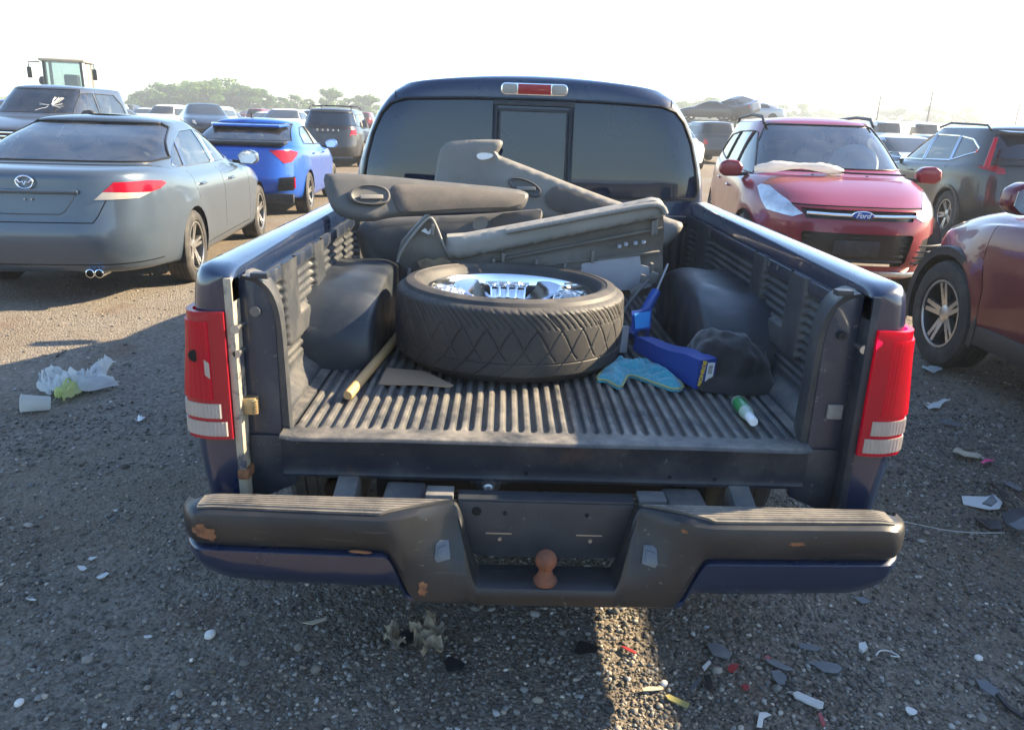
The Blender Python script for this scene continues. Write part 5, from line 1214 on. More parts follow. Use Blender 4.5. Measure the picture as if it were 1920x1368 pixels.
MB().tube([(-.47, 2.205, .815), (-.25, 2.245, .81), (0, 2.255, .808), (.25, 2.245, .81), (.47, 2.205, .815)], .013, 8).build('grille_bar', 'chrome', ug)
ov = MB().prism([(.098*math.cos(a), 2.255, .812+.040*math.sin(a)) for a in [2*PI*k/36 for k in range(36)]], (0, .016, 0)).build('badge', 'chrome', ug, bevel=.004)
MB().prism([(.088*math.cos(a), 2.271, .812+.032*math.sin(a)) for a in [2*PI*k/36 for k in range(36)]], (0, .003, 0)).build('badge_field', 'strut_blue', ov)
me = text_mesh('Ford', .062, .35, .002, .0012); me.transform(Matrix.Translation((0, 2.276, .812)) @ Matrix.Rotation(PI, 4, 'Z') @ Matrix.Rotation(PI/2, 4, 'X')); link('lettering', me, 'white_plastic', ov)
f = cut(bm, [(-.49, .63), (-.45, .40), (-.41, .365), (.41, .365), (.45, .40), (.49, .63), (.47, .650), (-.47, .650)], (0, 1), lv=(0, 7), nmin=.2); mg = lift(bm, f, 'main_grille', 'trim_dark', car, -.05)
for k in range(5): MB().tube([(-.43-.006*k, 2.155, .40+.05*k), (0, 2.205, .40+.05*k), (.43+.006*k, 2.155, .40+.05*k)], .012, 6).build('grille_slat', 'black_plastic', mg)
MB().box(-.20, .20, 2.215, 2.228, .45, .58).build('plate_base', 'black_plastic', mg, bevel=.006)
MB().prism([(-.60, 2.10, .27), (-.45, 2.20, .27), (0, 2.235, .27), (.45, 2.20, .27), (.60, 2.10, .27), (.45, 2.12, .255), (-.45, 2.12, .255)], (0, 0, .045)).build('skid_strip', 'alloy', car, bevel=.008)
MB().tube([(-.62, 1.30, 1.125), (-.10, 1.33, 1.128), (.10, 1.28, 1.14)], .010, 6).build('wiper', 'trim_dark', car); MB().tube([(.05, 1.30, 1.13), (.62, 1.26, 1.135)], .010, 6).build('wiper', 'trim_dark', car)
body_done(bm, 'body_shell', 'paint_ruby', car); four(car, 'suv', .80, 1.38, -1.31, .353); seats(car, .15, -.85, .60, 'interior', .08, (1.08, 1.14))
# deployed airbag behind the windscreen (left seat, at our right)
MB().lathe([(.001, -.22), (.18, -.18), (.27, 0), (.2, .16), (.001, .2)], n=20, axis='y').xform(Matrix.Translation((-.36, .42, 1.16)) @ Matrix.Scale(.85, 4, (0, 0, 1))).build('airbag', 'airbag', car)
pmat('clear_bag', (.62, .62, .60), .3, transl=((.8, .8, .78), .5), alpha=.85, bump=(30, .6, .02))
rows = []
for k in range(26):
    t = k/25; row = []; rr_ = (.055+.02*math.sin(t*9)+.012*nz(t*12, 1))*(.35+.65*math.sin(PI*min(1, max(0, t*.96+.02)))**.4)
    for q in range(12):
        a = 2*PI*q/12; r_ = rr_*(1+.3*nz(t*14, q*.9, 4)); row.append((.82-.86*t, 1.29+.02*math.sin(t*5)+r_*1.1*math.cos(a), 1.10+.045*math.sin(PI*t)+.035+r_*.8*math.sin(a)))
    rows.append(row)
mb = MB(); mb.grid(rows, close_u=True); mb.f += [tuple(range(12)), tuple(300+i for i in range(12))]; mb.mi += [0, 0]
o = mb.build('plastic_wrap', 'clear_bag', ang=80); o.matrix_world = car_m = Matrix.Translation((3.49, 9.25, 0)) @ Matrix.Rotation(R(172.2), 4, 'Z'); tag(o, 'rolled clear plastic film lying below the windscreen of the ruby red crossover', 'plastic film')
# -- black crossover behind it, seen from its rear left -------------------------------------------
car = thing('parked_crossover', 'black crossover with tall red tail lamps, behind the wine red one at the right edge', 'crossover', (7.75, 13.3, 0), R(-5))
bm = body_bm(gen(2.30, -2.29, .925, 1.68, .26, .92, 1.12, 1.03, 1.13, 1.25, .25, -2.20, 1.16, -1.82, 1.13, .645, 3.6), 3, arches=((1.40, .36, .39), (-1.27, .36, .39)), flare=.02)
arches(bm, car, 1.40, -1.27, .36, .39, .925, 'black_plastic')
windows(bm, car, [[(.98, 1.09), (.55, 1.31), (.25, 1.485), (.02, 1.51), (.02, 1.11)], [(-.05, 1.11), (-.05, 1.51), (-.88, 1.50), (-.95, 1.14)], [(-1.0, 1.145), (-.94, 1.495), (-1.35, 1.46), (-1.62, 1.34), (-1.60, 1.28)]], [(-.76, 1.17), (.76, 1.17), (.58, 1.58), (-.58, 1.58)], [(-.74, 1.21), (.74, 1.21), (.60, 1.54), (-.60, 1.54)], 'glass', 'tint_glass', trim='chrome', tr=.012, gside='glass_dark')
gaps(bm, car, [[(-.02, .36), (-.02, 1.08)], [(1.05, .40), (1.0, 1.04)], [(-.98, .75), (-1.02, 1.10)]], lv=(0, 9))
for s in (-1, 1):
    f = wrap(bm, [(.58, 1.01), (.93, .99), (.93, 1.11), (.60, 1.09)], [(-2.4, .98), (-1.86, 1.075), (-1.84, 1.095), (-2.4, 1.14)], s, -1, lv=(0, 9.6)); tl = lift(bm, f, 'tail_lamp', 'lens_red', car, .010, thick=.02)
    MB().prism([(s*.815, -2.145, 1.09), (s*.862, -2.08, 1.09), (s*.715, -1.915, 1.50), (s*.685, -1.955, 1.50)], (0, -.035, 0)).build('upright_lamp', 'lens_red', car, bevel=.01)
    MB().tube([(s*.62, -1.6, 1.60), (s*.625, -1.5, 1.66), (s*.62, -.3, 1.69), (s*.61, .1, 1.62)], .016, 8).build('roof_rail', 'black_plastic', car); mirror(car, s, .90, .85, 1.11, 'paint_black', 1.05); handle(car, s, .905, -.72, .96, 'paint_black'); handle(car, s, .915, .22, .93, 'paint_black')
MB().prism([(-.62, -1.80, 1.60), (.62, -1.80, 1.60), (.56, -2.02, 1.575), (-.56, -2.02, 1.575)], (0, 0, -.04)).build('roof_spoiler', 'paint_black', car, bevel=.016, segs=3)
body_done(bm, 'body_shell', 'paint_black', car); four(car, 'suv', .80, 1.40, -1.27, .353); seats(car, .15, -.85, .60, 'interior_tan', .1, (1.05, 1.14))
# -- wine red crossover close at the right edge ---------------------------------------------------
wheel_meshes('rav', .362, .235, .232, 5, 'alloy', 'alloy_dark', True)
car = thing('parked_crossover', 'wine red crossover beside the truck at the right edge, alloy front wheel in view', 'crossover', (3.89, 3.78, 0), R(-.5))
bm = body_bm(gen(2.30, -2.30, .925, 1.715, .27, .90, 1.10, 1.02, 1.14, 1.18, .18, -2.15, 1.18, -1.90, 1.14, .655, 3.2), 3, arches=((1.40, .365, .40), (-1.26, .365, .40)), flare=.026)
arches(bm, car, 1.40, -1.26, .365, .40, .925, 'black_plastic')
windows(bm, car, [[(.95, 1.08), (.50, 1.30), (.20, 1.475), (.0, 1.50), (.0, 1.10)], [(-.07, 1.10), (-.07, 1.50), (-.85, 1.49), (-.93, 1.14)], [(-1.0, 1.145), (-.92, 1.485), (-1.4, 1.43), (-1.60, 1.26)]], [(-.76, 1.15), (.76, 1.15), (.58, 1.57), (-.58, 1.57)], [(-.74, 1.22), (.74, 1.22), (.60, 1.53), (-.60, 1.53)], 'glass', 'tint_glass', gside='glass_dark')
gaps(bm, car, [[(-.03, .36), (-.03, 1.08)], [(.94, .36), (.96, .62), (1.02, .80), (1.02, 1.02)], [(-.98, .75), (-1.02, 1.10)]], lv=(0, 9))
for s in (-1, 1):
    f = wrap(bm, [(.46, .80), (.60, .77), (.93, .80), (.93, .90), (.70, .88)], [(2.35, .80), (1.80, .90), (1.72, .94), (2.35, .90)], s, 1); lift(bm, f, 'headlamp', 'lens_clear', car, .006, thick=.02)
    f = wrap(bm, [(.55, .96), (.93, .96), (.93, 1.10), (.60, 1.08)], [(-2.4, .96), (-1.95, 1.04), (-1.95, 1.08), (-2.4, 1.11)], s, -1, lv=(0, 9.6)); lift(bm, f, 'tail_lamp', 'lens_red', car, .010, thick=.02)
    mirror(car, s, .92, .56, 1.20, 'paint_wine', 1.12); handle(car, s, .91, -.72, .96, 'paint_wine'); handle(car, s, .92, .18, .93, 'paint_wine')
    MB().prism([(s*.90, y, z) for y, z in ((.98, .27), (-.83, .27), (-.83, .40), (.98, .40))], (s*.025, 0, 0)).build('sill_cladding', 'black_plastic', car, bevel=.01)
MB().tube([(-.72, 1.16, 1.125), (0, 1.20, 1.135), (.72, 1.16, 1.125)], .016, 6).build('cowl_seal', 'trim_dark', car)
body_done(bm, 'body_shell', 'paint_wine', car); four(car, 'rav', .81, 1.40, -1.26, .360); seats(car, .15, -.85, .60, 'interior', .1, (1.05, 1.12))
# ------------------------------------------------------------------ further back on the left: pickup, loader
car = thing('parked_pickup', 'dark slate crew cab pickup with a shattered windscreen, behind the grey green sedan', 'pickup truck', (-9.75, 18.2, .0), R(180))
car.location.z = gh(-9.75, 18.2)
bm = body_bm(gen(2.80, -1.40, 1.0, 1.93, .45, 1.10, 1.30, 1.24, 1.27, 1.50, .72, -1.36, 1.31, -1.26, 1.28, .73, 3.6, 9), 3, arches=((1.90, .42, .46),))
for s in (-1, 1):
    f = cut(bm, circ(1.90, .42, .46, 22), (s, 0), lv=(0, 6.5)); bmesh.ops.delete(bm, geom=f, context='FACES')
windows(bm, car, [[(1.22, 1.28), (.95, 1.52), (.62, 1.76), (.22, 1.77), (.22, 1.30)], [(.14, 1.30), (.14, 1.77), (-.72, 1.76), (-.95, 1.55), (-1.0, 1.31)]], [(-.86, 1.36), (.86, 1.36), (.68, 1.83), (-.68, 1.83)], None, 'glass_dark', gside='glass_clear')
for s in (-1, 1):
    mirror(car, s, 1.0, 1.12, 1.33, 'black_plastic', 1.3); handle(car, s, .985, -.55, 1.12, 'black_plastic'); handle(car, s, .985, .45, 1.12, 'black_plastic')
    f = wrap(bm, [(.62, .90), (1.0, .90), (1.0, 1.06), (.66, 1.06)], [(2.85, .90), (2.45, .92), (2.45, 1.05), (2.85, 1.06)], s, 1); lift(bm, f, 'headlamp', 'lens_clear', car, .006, thick=.02)
f = cut(bm, rrect(-.56, .56, .74, 1.04, .04), (0, 1), lv=(2, 8), nmin=.2); gr_ = lift(bm, f, 'grille', 'trim_dark', car, -.03)
for k in range(4): MB().box(-.55, .55, 2.70, 2.78, .77+.07*k, .80+.07*k).build('grille_bar', 'chrome', gr_, bevel=.006)
body_done(bm, 'body_shell', 'paint_slate', car)
m = MB(); m.grid([[(x*s_, y, z) for x, z, s_ in ((.94, .55, -1), (1.0, .62, -1), (1.0, 1.20, -1), (.97, 1.29, -1), (.90, 1.29, -1), (.90, .75, -1), (.90, .75, 1), (.90, 1.29, 1), (.97, 1.29, 1), (1.0, 1.20, 1), (1.0, .62, 1), (.94, .55, 1))] for y in (-1.44, -2.0, -2.5, -3.0)])
m.build('load_bed', 'paint_slate', car, ang=30)
wheel_meshes('big', .41, .27, .23, 6, 'alloy', 'alloy_dark'); four(car, 'big', .84, 1.90, -1.95, .408); seats(car, .45, -.6, .64, 'interior', .42, (1.25, 1.32), floor=(-1.3, 1.5, .5))
mb = MB(); c0 = Vector((-.45, 1.30, 1.50)); random.seed(4)
for k in range(16):
    a = random.uniform(0, 2*PI); pts = [c0+Vector((math.cos(a)*r_*.9, -r_*math.sin(a)*.95, math.sin(a)*r_*.6))+Vector((random.uniform(-.01, .01), .035, random.uniform(-.01, .01))) for r_ in (.04, .1, .17, .24+.1*random.random())]
    mb.tube(pts, .004, 4)
o = mb.build('glass_cracks', 'airbag', car); o['kind'] = 'stuff'
lx, ly = -17.3, 33.0
ld = thing('wheel_loader', 'tan wheel loader whose glazed cab rises behind the slate pickup', 'loader', (lx, ly, gh(lx, ly)), R(195))
MB().box(-.85, 1.45, -2.6, -.6, 1.0, 1.75).build('engine_hood', 'paint_tan', ld, bevel=.12, segs=3)
MB().box(-.55, .55, -.6, 2.2, .75, 1.25).build('chassis', 'paint_tan', ld, bevel=.08)
cb = MB().box(-.80, .80, -.55, .95, 2.98, 3.10).build('cab_roof', 'paint_tan', ld, bevel=.05, segs=3)
MB().box(-.78, .78, -.50, .90, 1.30, 1.72).build('cab_base', 'paint_tan', ld, bevel=.05)
for x, y in ((-.75, -.48), (.75, -.48), (-.75, .35), (.75, .35), (-.66, .92), (.66, .92)): MB().tube([(x, y, 1.7), (x*.97, y*.95, 3.0)], .05, 8).build('cab_post', 'trim_dark' if y > .5 else 'paint_tan', ld)
MB().add([(-.72, .93, 1.7), (.72, .93, 1.7), (.70, .88, 3.0), (-.70, .88, 3.0)], [(0, 1, 2, 3)]).build('cab_window', 'glass', ld)
for s in (-1, 1):
    MB().add([(s*.76, -.45, 1.75), (s*.76, .33, 1.75), (s*.74, .32, 2.98), (s*.74, -.44, 2.98)], [(0, 1, 2, 3)]).build('cab_window', 'glass', ld)
    MB().add([(s*.76, .37, 1.75), (s*.68, .92, 1.75), (s*.66, .88, 2.98), (s*.74, .36, 2.98)], [(0, 1, 2, 3)]).build('cab_window', 'glass', ld)
    arm = MB().tube([(s*.78, .85, 2.95), (s*1.12, 1.0, 2.93), (s*1.12, 1.0, 2.75)], .025, 6).build('mirror_arm', 'trim_dark', ld); MB().box(*sorted((s*1.04, s*1.20)), .97, 1.03, 2.35, 2.75).build('wing_mirror', 'trim_dark', arm, bevel=.02)
    MB().box(*sorted((s*.18, s*.42)), 1.2, 3.6, 1.1, 1.4).build('lift_arm', 'paint_tan', ld, bevel=.05)
MB().add([(-.72, -.5, 1.75), (.72, -.5, 1.75), (.70, -.48, 2.98), (-.70, -.48, 2.98)], [(0, 1, 2, 3)]).build('cab_window', 'glass', ld)
MB().tube([(1.02, -.9, 1.6), (1.02, -.9, 2.75), (1.06, -1.0, 3.0), (1.16, -1.12, 3.08)], .07, 10).build('exhaust_stack', 'steel', ld)
MB().lathe([(.05, 1.7), (.05, 2.15), (.17, 2.2), (.19, 2.35), (.12, 2.48), (.001, 2.5)], n=16, c=(1.30, -1.5, 0)).build('air_cleaner', 'black_plastic', ld)
MB().box(-.35, .15, -.2, .3, 1.7, 2.55).build('operator_seat', 'interior', ld, bevel=.08)
mb = MB().box(-1.3, 1.3, 3.4, 4.4, .25, 1.15).build('bucket', 'frame_grey', ld, bevel=.08)
wheel_meshes('loader', .72, .52, .36, 6, 'paint_tan', 'paint_tan')
for s in (-1, 1): put_wheel('loader', ld, s*.95, 1.6, .70); put_wheel('loader', ld, s*.95, -1.6, .70)
# ------------------------------------------------------------------ rows of far cars: shared meshes, own paint
FAR = {}; pmat('far_glass', (.030, .036, .042), .18, spec=.35)
def far_mesh(kind, lv_, side, front, rear, fy, ry, wr, W, z):
    bm = body_bm(lv_, 2); bm.faces.layers.int.new('q'); gl = []
    for s in (-1, 1):
        for q in side: gl += cut(bm, q, (s, 0), lv=(8.6, 11.7), cond=SID)
        for y in (fy, ry):
            f = cut(bm, circ(y, z, wr+.04, 14), (s, 0), lv=(0, 6.5))
            for q in f: q.material_index = 2
    gl += cut(bm, front, (0, 1), lv=(8.3, 11.9), nmin=.02) + cut(bm, rear, (0, -1), lv=(8.3, 11.9), nmin=.02)
    for f in gl:
        if f.is_valid: f.material_index = 1
    for s in (-1, 1):
        f = wrap(bm, [(W*.55, .68), (W, .70), (W, .86), (W*.6, .82)], None, s, 1); 
        for q in f: q.material_index = 4
        f = wrap(bm, [(W*.55, .78), (W, .78), (W, .98), (W*.6, .98)], None, s, -1)
        for q in f: q.material_index = 3
    wb = MB()
    for s in (-1, 1):
        for y in (fy, ry): wb.lathe([(wr*.5, W*.80), (wr*.62, W*.93), (wr, W*.92), (wr, W*.7)], n=18, axis='x', c=(0, y, z)) if s > 0 else wb.lathe([(wr*.5, -W*.80), (wr*.62, -W*.93), (wr, -W*.92), (wr, -W*.7)], n=18, axis='x', c=(0, y, z))
    me2 = wb.mesh('w'); n0 = len(bm.faces); bm.from_mesh(me2); bm.faces.ensure_lookup_table()
    for f in bm.faces[n0:]: f.material_index = 2
    me = bpy.data.meshes.new('far_'+kind); finish_bm(bm, me, True, 45); mset(me, ['paint_white', 'far_glass', 'rubber', 'lens_red_dull', 'lens_clear']); FAR[kind] = me
far_mesh('sedan', gen(2.40, -2.40, .91, 1.45, .22, .74, 1.0, .92, .99, 1.05, .0, -1.85, 1.07, -.95, 1.04, .60), [[(.78, 1.02), (0, 1.32), (-.9, 1.29), (-1.15, 1.04)]], [(-.74, 1.05), (.74, 1.05), (.55, 1.38), (-.55, 1.38)], [(-.72, 1.10), (.72, 1.10), (.56, 1.37), (-.56, 1.37)], 1.45, -1.35, .32, .91, .32)
far_mesh('suv', gen(2.35, -2.35, .93, 1.70, .26, .92, 1.12, 1.03, 1.12, 1.2, .25, -2.25, 1.17, -1.95, 1.13, .65), [[(.95, 1.09), (.25, 1.50), (-1.5, 1.50), (-1.9, 1.18)]], [(-.76, 1.17), (.76, 1.17), (.58, 1.6), (-.58, 1.6)], [(-.74, 1.22), (.74, 1.22), (.60, 1.56), (-.60, 1.56)], 1.40, -1.35, .35, .93, .36)
far_mesh('van', gen(2.75, -2.75, .98, 2.15, .30, 1.05, 1.35, 1.22, 1.30, 1.95, 1.3, -2.66, 1.35, -2.58, 1.3, .82, 4, 9), [[(1.75, 1.34), (1.35, 1.80), (.75, 1.85), (.75, 1.34)]], [(-.82, 1.42), (.82, 1.42), (.72, 2.0), (-.72, 2.0)], [(-.7, 1.4), (.7, 1.4), (.66, 1.9), (-.66, 1.9)], 1.85, -1.75, .36, .98, .36)
NICE = {'paint_white': 'white', 'paint_silver': 'silver', 'paint_charcoal': 'dark grey', 'paint_black': 'black', 'paint_slate': 'slate', 'paint_wine': 'dark red', 'paint_teal_grey': 'grey green', 'paint_blue': 'blue'}
KN = {'sedan': ('far_sedan', 'sedan'), 'suv': ('far_crossover', 'crossover'), 'van': ('far_van', 'van')}
def far_car(kind, x, y, yaw, pt, label=None, group=None, z=None):
    o = bpy.data.objects.new(KN[kind][0], FAR[kind]); C.objects.link(o); o.location = (x, y, gh(x, y) if z is None else z); o.rotation_euler = (0, 0, R(yaw))
    o.material_slots[0].link = 'OBJECT'; o.material_slots[0].material = MATS[pt]
    tag(o, label or f'small far off {NICE[pt]} {KN[kind][1]} in the rows of parked cars, {"left" if x < 0 else "right"} of the truck', KN[kind][1], group or 'far rows of parked cars', 'thing'); return o
far_car('sedan', -11.9, 32.5, 205, 'paint_black', 'black sedan turned left, in front of the dense wood', None)
far_car('sedan', -9.2, 34.0, 182, 'paint_white', 'white sedan between the blue hatchback and the black sedan', None)
far_car('suv', -3.75, 30.5, 180, 'paint_slate', 'dark crossover just showing beside the truck cab, beyond the roof barred one', None)
far_car('sedan', 6.4, 31.0, 178, 'paint_white', 'white sedan just left of the ruby red crossover', None)
far_car('suv', 8.6, 35.5, 4, 'paint_charcoal', 'dark grey crossover half hidden behind the white sedan, left of the ruby red one', None)
far_car('sedan', 10.4, 21.0, 176, 'paint_silver', 'silver sedan between the ruby red and the black crossover', None)
far_car('sedan', 13.6, 26.5, 150, 'paint_black', 'black sedan behind the silver one, right of the ruby red crossover', None)
far_car('van', 24.0, 52, 172, 'paint_white', 'left one of three white vans far behind the ruby red crossover', None)
far_car('van', 26.8, 53, 176, 'paint_white', 'middle one of three white vans far behind the ruby red crossover', None)
far_car('van', 29.6, 52.5, 182, 'paint_white', 'right one of three white vans far behind the ruby red crossover', None)
random.seed(12); PAL = ['paint_white', 'paint_silver', 'paint_silver', 'paint_charcoal', 'paint_black', 'paint_slate', 'paint_wine', 'paint_white', 'paint_teal_grey', 'paint_blue']
for y0, xa, xb, st, yw in ((47, -34, -8, 2.9, 178), (61, -42, -6, 3.0, 181), (74, -50, -7, 3.1, 0), (92, -60, -8, 3.2, 180), (115, -72, -12, 3.3, 0)):
    x = xa
    while x < xb:
        far_car(random.choice(('sedan', 'sedan', 'suv')), x+random.uniform(-.2, .2), y0+random.uniform(-.5, .5), yw+random.uniform(-4, 4), random.choice(PAL)); x += st
for y0, xa, xb, st, yw in ((70, 23, 50, 3.0, 2), (82, 17, 60, 3.1, 180), (98, 22, 70, 3.2, 0)):
    x = xa
    while x < xb:
        far_car(random.choice(('sedan', 'suv', 'suv')), x+random.uniform(-.2, .2), y0+random.uniform(-.5, .5), yw+random.uniform(-4, 4), random.choice(PAL)); x += st
# wrecks on a rack
rk = thing('car_rack', 'rusty steel rack that carries wrecked cars, beyond the ruby red crossover', 'rack', (17.2, 64, 0), R(4))
for x in (-2.9, -1.0, 1.0, 2.9):
    for y in (-.9, .9): MB().box(x-.06, x+.06, y-.06, y+.06, 0, 1.75).build('post', 'frame_grey', rk)
for y in (-.9, .9): MB().box(-3.2, 3.2, y-.07, y+.07, 1.75, 1.90).build('beam', 'frame_grey', rk)
for x in (-2.9, 0, 2.9): MB().box(x-.07, x+.07, -.9, .9, 1.62, 1.748).build('cross_beam', 'frame_grey', rk)
far_car('sedan', 15.6, 64, 60, 'paint_charcoal', 'wrecked grey sedan on the left of the steel rack', None, 1.88)
o = far_car('sedan', 17.4, 63.6, 35, 'paint_slate', 'wrecked slate car heaped in the middle of the steel rack', None, 2.25); o.rotation_euler.y = R(-16)
far_car('sedan', 19.3, 64.3, 80, 'paint_silver', 'wrecked silver car on the right of the steel rack', None, 1.88)
# ------------------------------------------------------------------ poles
pmat('pole_wood', (.16, .13, .10), .9)
for px, py0, ds, lab in ((1652, 178, 120, 'left one of three thin utility poles on the horizon'), (1750, 168, 118, 'middle one of three thin utility poles on the horizon'), (1913, 192, 140, 'right one of three thin utility poles, at the edge of the photo')):
    p = atY(px, py0, ds)
    o = MB().tube([(0, 0, 0), (.04, 0, p.z*.5), (.1, 0, p.z)], [.17, .14, .11], 8).build('utility_pole', 'pole_wood'); o.location = (p.x-.1, ds, 0)
    tag(o, lab, 'pole', 'utility poles on the horizon', 'thing')
# ------------------------------------------------------------------ trees
for k, (g, r_) in enumerate(((.125, .060), (.155, .085), (.10, .048), (.155, .10))):
    pmat(f'leaf_{k}', (r_, g, .022), .8, spots=((.8, (r_*1.5, g*1.35, .03), .45, .65, .8), (2.5, (r_*.6, g*.6, .014), .5, .68, .7)), transl=((.10, .20, .03), .25), spec=.2)
pmat('bark', (.09, .07, .05), .9, bump=(12, .6, .03))
def tree_meshes(seed, h, w, n, bare=.3):
    rd = random.Random(seed); tb = MB(); cl = []
    tb.tube([(0, 0, -.2), (.05, 0, h*.25), (rd.uniform(-.2, .2), rd.uniform(-.2, .2), h*.55), (rd.uniform(-.3, .3), 0, h*.8)], [h*.028, h*.022, h*.014, h*.005], 8)
    for k in range(13):
        a = rd.uniform(0, 2*PI); z0 = h*rd.uniform(bare*.7, .6); rr_ = w*rd.uniform(.45, .95); z1 = min(h*.93, z0+h*rd.uniform(.12, .38)); rr_ *= math.sqrt(max(.1, 1-((z1/h-.55)/.5)**2))
        e = Vector((rr_*math.cos(a), rr_*math.sin(a), z1)); tb.tube([(0, 0, z0), tuple(e*.5+Vector((0, 0, z0*.5+.1*h*.5))), tuple(e)], [h*.012, h*.008, h*.003], 5)
        cl.append((e, w*rd.uniform(.28, .46)))
    cl.append((Vector((0, 0, h*.88)), w*.38)); cl.append((Vector((0, 0, h*.62)), w*.6))
    for k in range(5): cl.append((Vector((rd.uniform(-.7, .7)*w, rd.uniform(-.7, .7)*w, h*rd.uniform(bare, .5))), w*rd.uniform(.25, .4)))
    vs_, fs = [], []
    for k in range(n):
        c, r_ = rd.choice(cl); u = Vector((rd.gauss(0, 1), rd.gauss(0, 1), rd.gauss(0, 1))).normalized(); p = c+Vector((u.x, u.y, u.z*.8))*r_*rd.random()**.35
        if p.z < h*.06: continue
        s = h*rd.uniform(.018, .036); t = Vector((rd.gauss(0, 1), rd.gauss(0, 1), rd.gauss(0, .6))).normalized(); b = t.cross(u).normalized() if t.cross(u).length > .05 else Vector((1, 0, 0))
        i = len(vs_); vs_ += [p-t*s-b*s*.3, p+b*s*.7, p+t*s*1.1+u*s*.3, p-b*s*.8+u*s*.2]; fs += [(i, i+1, i+2), (i, i+2, i+3)]
    cbm = MB(); cbm.add(vs_, fs); me = bpy.data.meshes.new('crown'); me.from_pydata([tuple(v) for v in vs_], [], fs); me.update()
    tm_ = tb.mesh('trunk'); mset(tm_, 'bark'); return tm_, me
TREES = [tree_meshes(s, 10, w, n, b) for s, w, n, b in ((1, 4.6, 3800, .12), (2, 4.0, 3400, .1), (3, 3.4, 3000, .15), (4, 2.6, 2000, .2))]
for _, me in TREES: mset(me, 'leaf_0')
def tree(px, ytop, dist, kind, leaf, label, wide=1.0, group='trees on the horizon'):
    p = atY(px, ytop, dist); z = gh(p.x, dist); sc = (p.z-z)/9.6
    t = thing('tree', label, 'tree', (p.x, dist, z), random.uniform(0, 6), group); t.scale = (sc*wide, sc*wide, sc)
    a = bpy.data.objects.new('trunk', TREES[kind][0]); b = bpy.data.objects.new('crown', TREES[kind][1])
    for o in (a, b): C.objects.link(o); o.parent = t
    b.material_slots[0].link = 'OBJECT'; b.material_slots[0].material = MATS[f'leaf_{leaf}']
random.seed(5)
LW = [(262, 172, 186, 0, 2, 'tree at the far left end of the dense wood, darker than its neighbours'), (292, 156, 190, 0, 2, 'second tree from the left in the dense wood, dark green'), (322, 160, 182, 1, 0, 'third tree from the left in the dense wood'),
      (352, 153, 188, 0, 1, 'fourth tree from the left in the dense wood, paler and round topped'), (380, 157, 180, 1, 1, 'fifth tree from the left in the dense wood, pale green'), (408, 149, 190, 0, 0, 'tallest tree left of the middle of the dense wood'), (432, 150, 186, 0, 1, 'tree with the highest crown right of the middle of the dense wood'),
      (458, 162, 184, 1, 2, 'tree on the right shoulder of the dense wood, beside its highest crown'), (482, 168, 190, 1, 0, 'tree where the dense wood begins to drop to the right'), (508, 178, 185, 2, 2, 'lower dark tree near the right end of the dense wood'), (528, 184, 190, 2, 0, 'small tree at the right end of the dense wood'),
      (552, 180, 195, 2, 1, 'narrow tree just right of the dense wood'), (578, 184, 200, 3, 1, 'slim thin tree left of the lone round tree'), (622, 168, 192, 1, 1, 'lone round pale tree above the roof barred crossover'), (648, 186, 205, 2, 0, 'small tree between the round pale tree and the truck cab'), (690, 180, 195, 1, 0, 'tree cut off by the left edge of the truck cab'), (672, 186, 205, 2, 1, 'small pale tree close left of the truck cab')]
for px, yt, ds, kd, lf, lab in LW: tree(px, yt, ds, kd, lf, lab, random.uniform(1.15, 1.5))
RW = [(1288, 192, 230, 1, 1, 'first tree to the right of the truck cab'), (1318, 190, 235, 1, 0, 'second tree to the right of the truck cab, behind the rack'), (1346, 186, 230, 2, 1, 'tallest tree behind the rack of wrecks'), (1378, 192, 240, 1, 3, 'pale tree above the roof of the ruby red crossover'), (1408, 196, 240, 1, 1, 'low tree above the ruby red crossover, right of the rack'),
      (1440, 200, 250, 1, 3, 'low pale tree above the middle of the ruby red crossover'), (1470, 198, 250, 2, 0, 'second low tree above the middle of the ruby red crossover'), (1510, 196, 255, 2, 1, 'pointed tree above the right rail of the ruby red crossover'), (1545, 206, 300, 1, 3, 'low distant tree right of the pointed one'), (1580, 212, 320, 1, 3, 'very low distant tree left of the left utility pole'), (1615, 214, 320, 1, 1, 'very low distant tree just left of the left utility pole'),
      (1680, 204, 260, 1, 0, 'round tree between the left and middle utility poles'), (1715, 214, 290, 2, 1, 'small tree left of the middle utility pole'), (1758, 203, 265, 2, 0, 'ragged tree at the middle utility pole'), (1795, 214, 280, 2, 3, 'small pale tree right of the middle utility pole'), (1818, 202, 270, 2, 1, 'last tall tree before the right edge of the photo'), (1850, 222, 330, 1, 1, 'low tree at the right edge above the black crossover')]
for px, yt, ds, kd, lf, lab in RW: tree(px, yt, ds, kd, lf, lab, random.uniform(1.1, 1.6))
# far hedge line that closes the horizon: one mass
hv, hfc = [], []; rd = random.Random(3)
for k in range(15000):
    x = rd.uniform(-420, 420); y = 345+rd.gauss(0, 8)+.0006*x*x*0; h_ = 3.2+2.2*nz(x*.05, 0, 1)+1.4*nz(x*.21, 0, 6)
    p = Vector((x, y, max(.1, h_)*rd.random()**.6)); u = Vector((rd.gauss(0, 1), rd.gauss(0, 1), rd.gauss(0, 1))).normalized(); t = u.orthogonal().normalized(); b = u.cross(t); s = rd.uniform(.6, 1.3); i = len(hv)
    hv += [p-t*s, p+b*s*.8, p+t*s, p-b*s*.7]; hfc += [(i, i+1, i+2), (i, i+2, i+3)]
me = bpy.data.meshes.new('hedgerow'); me.from_pydata([tuple(v) for v in hv], [], hfc); me.update(); o = link('hedgerow', me, 'leaf_3'); tag(o, 'low far off hedgerow along the horizon', None, kind='stuff')

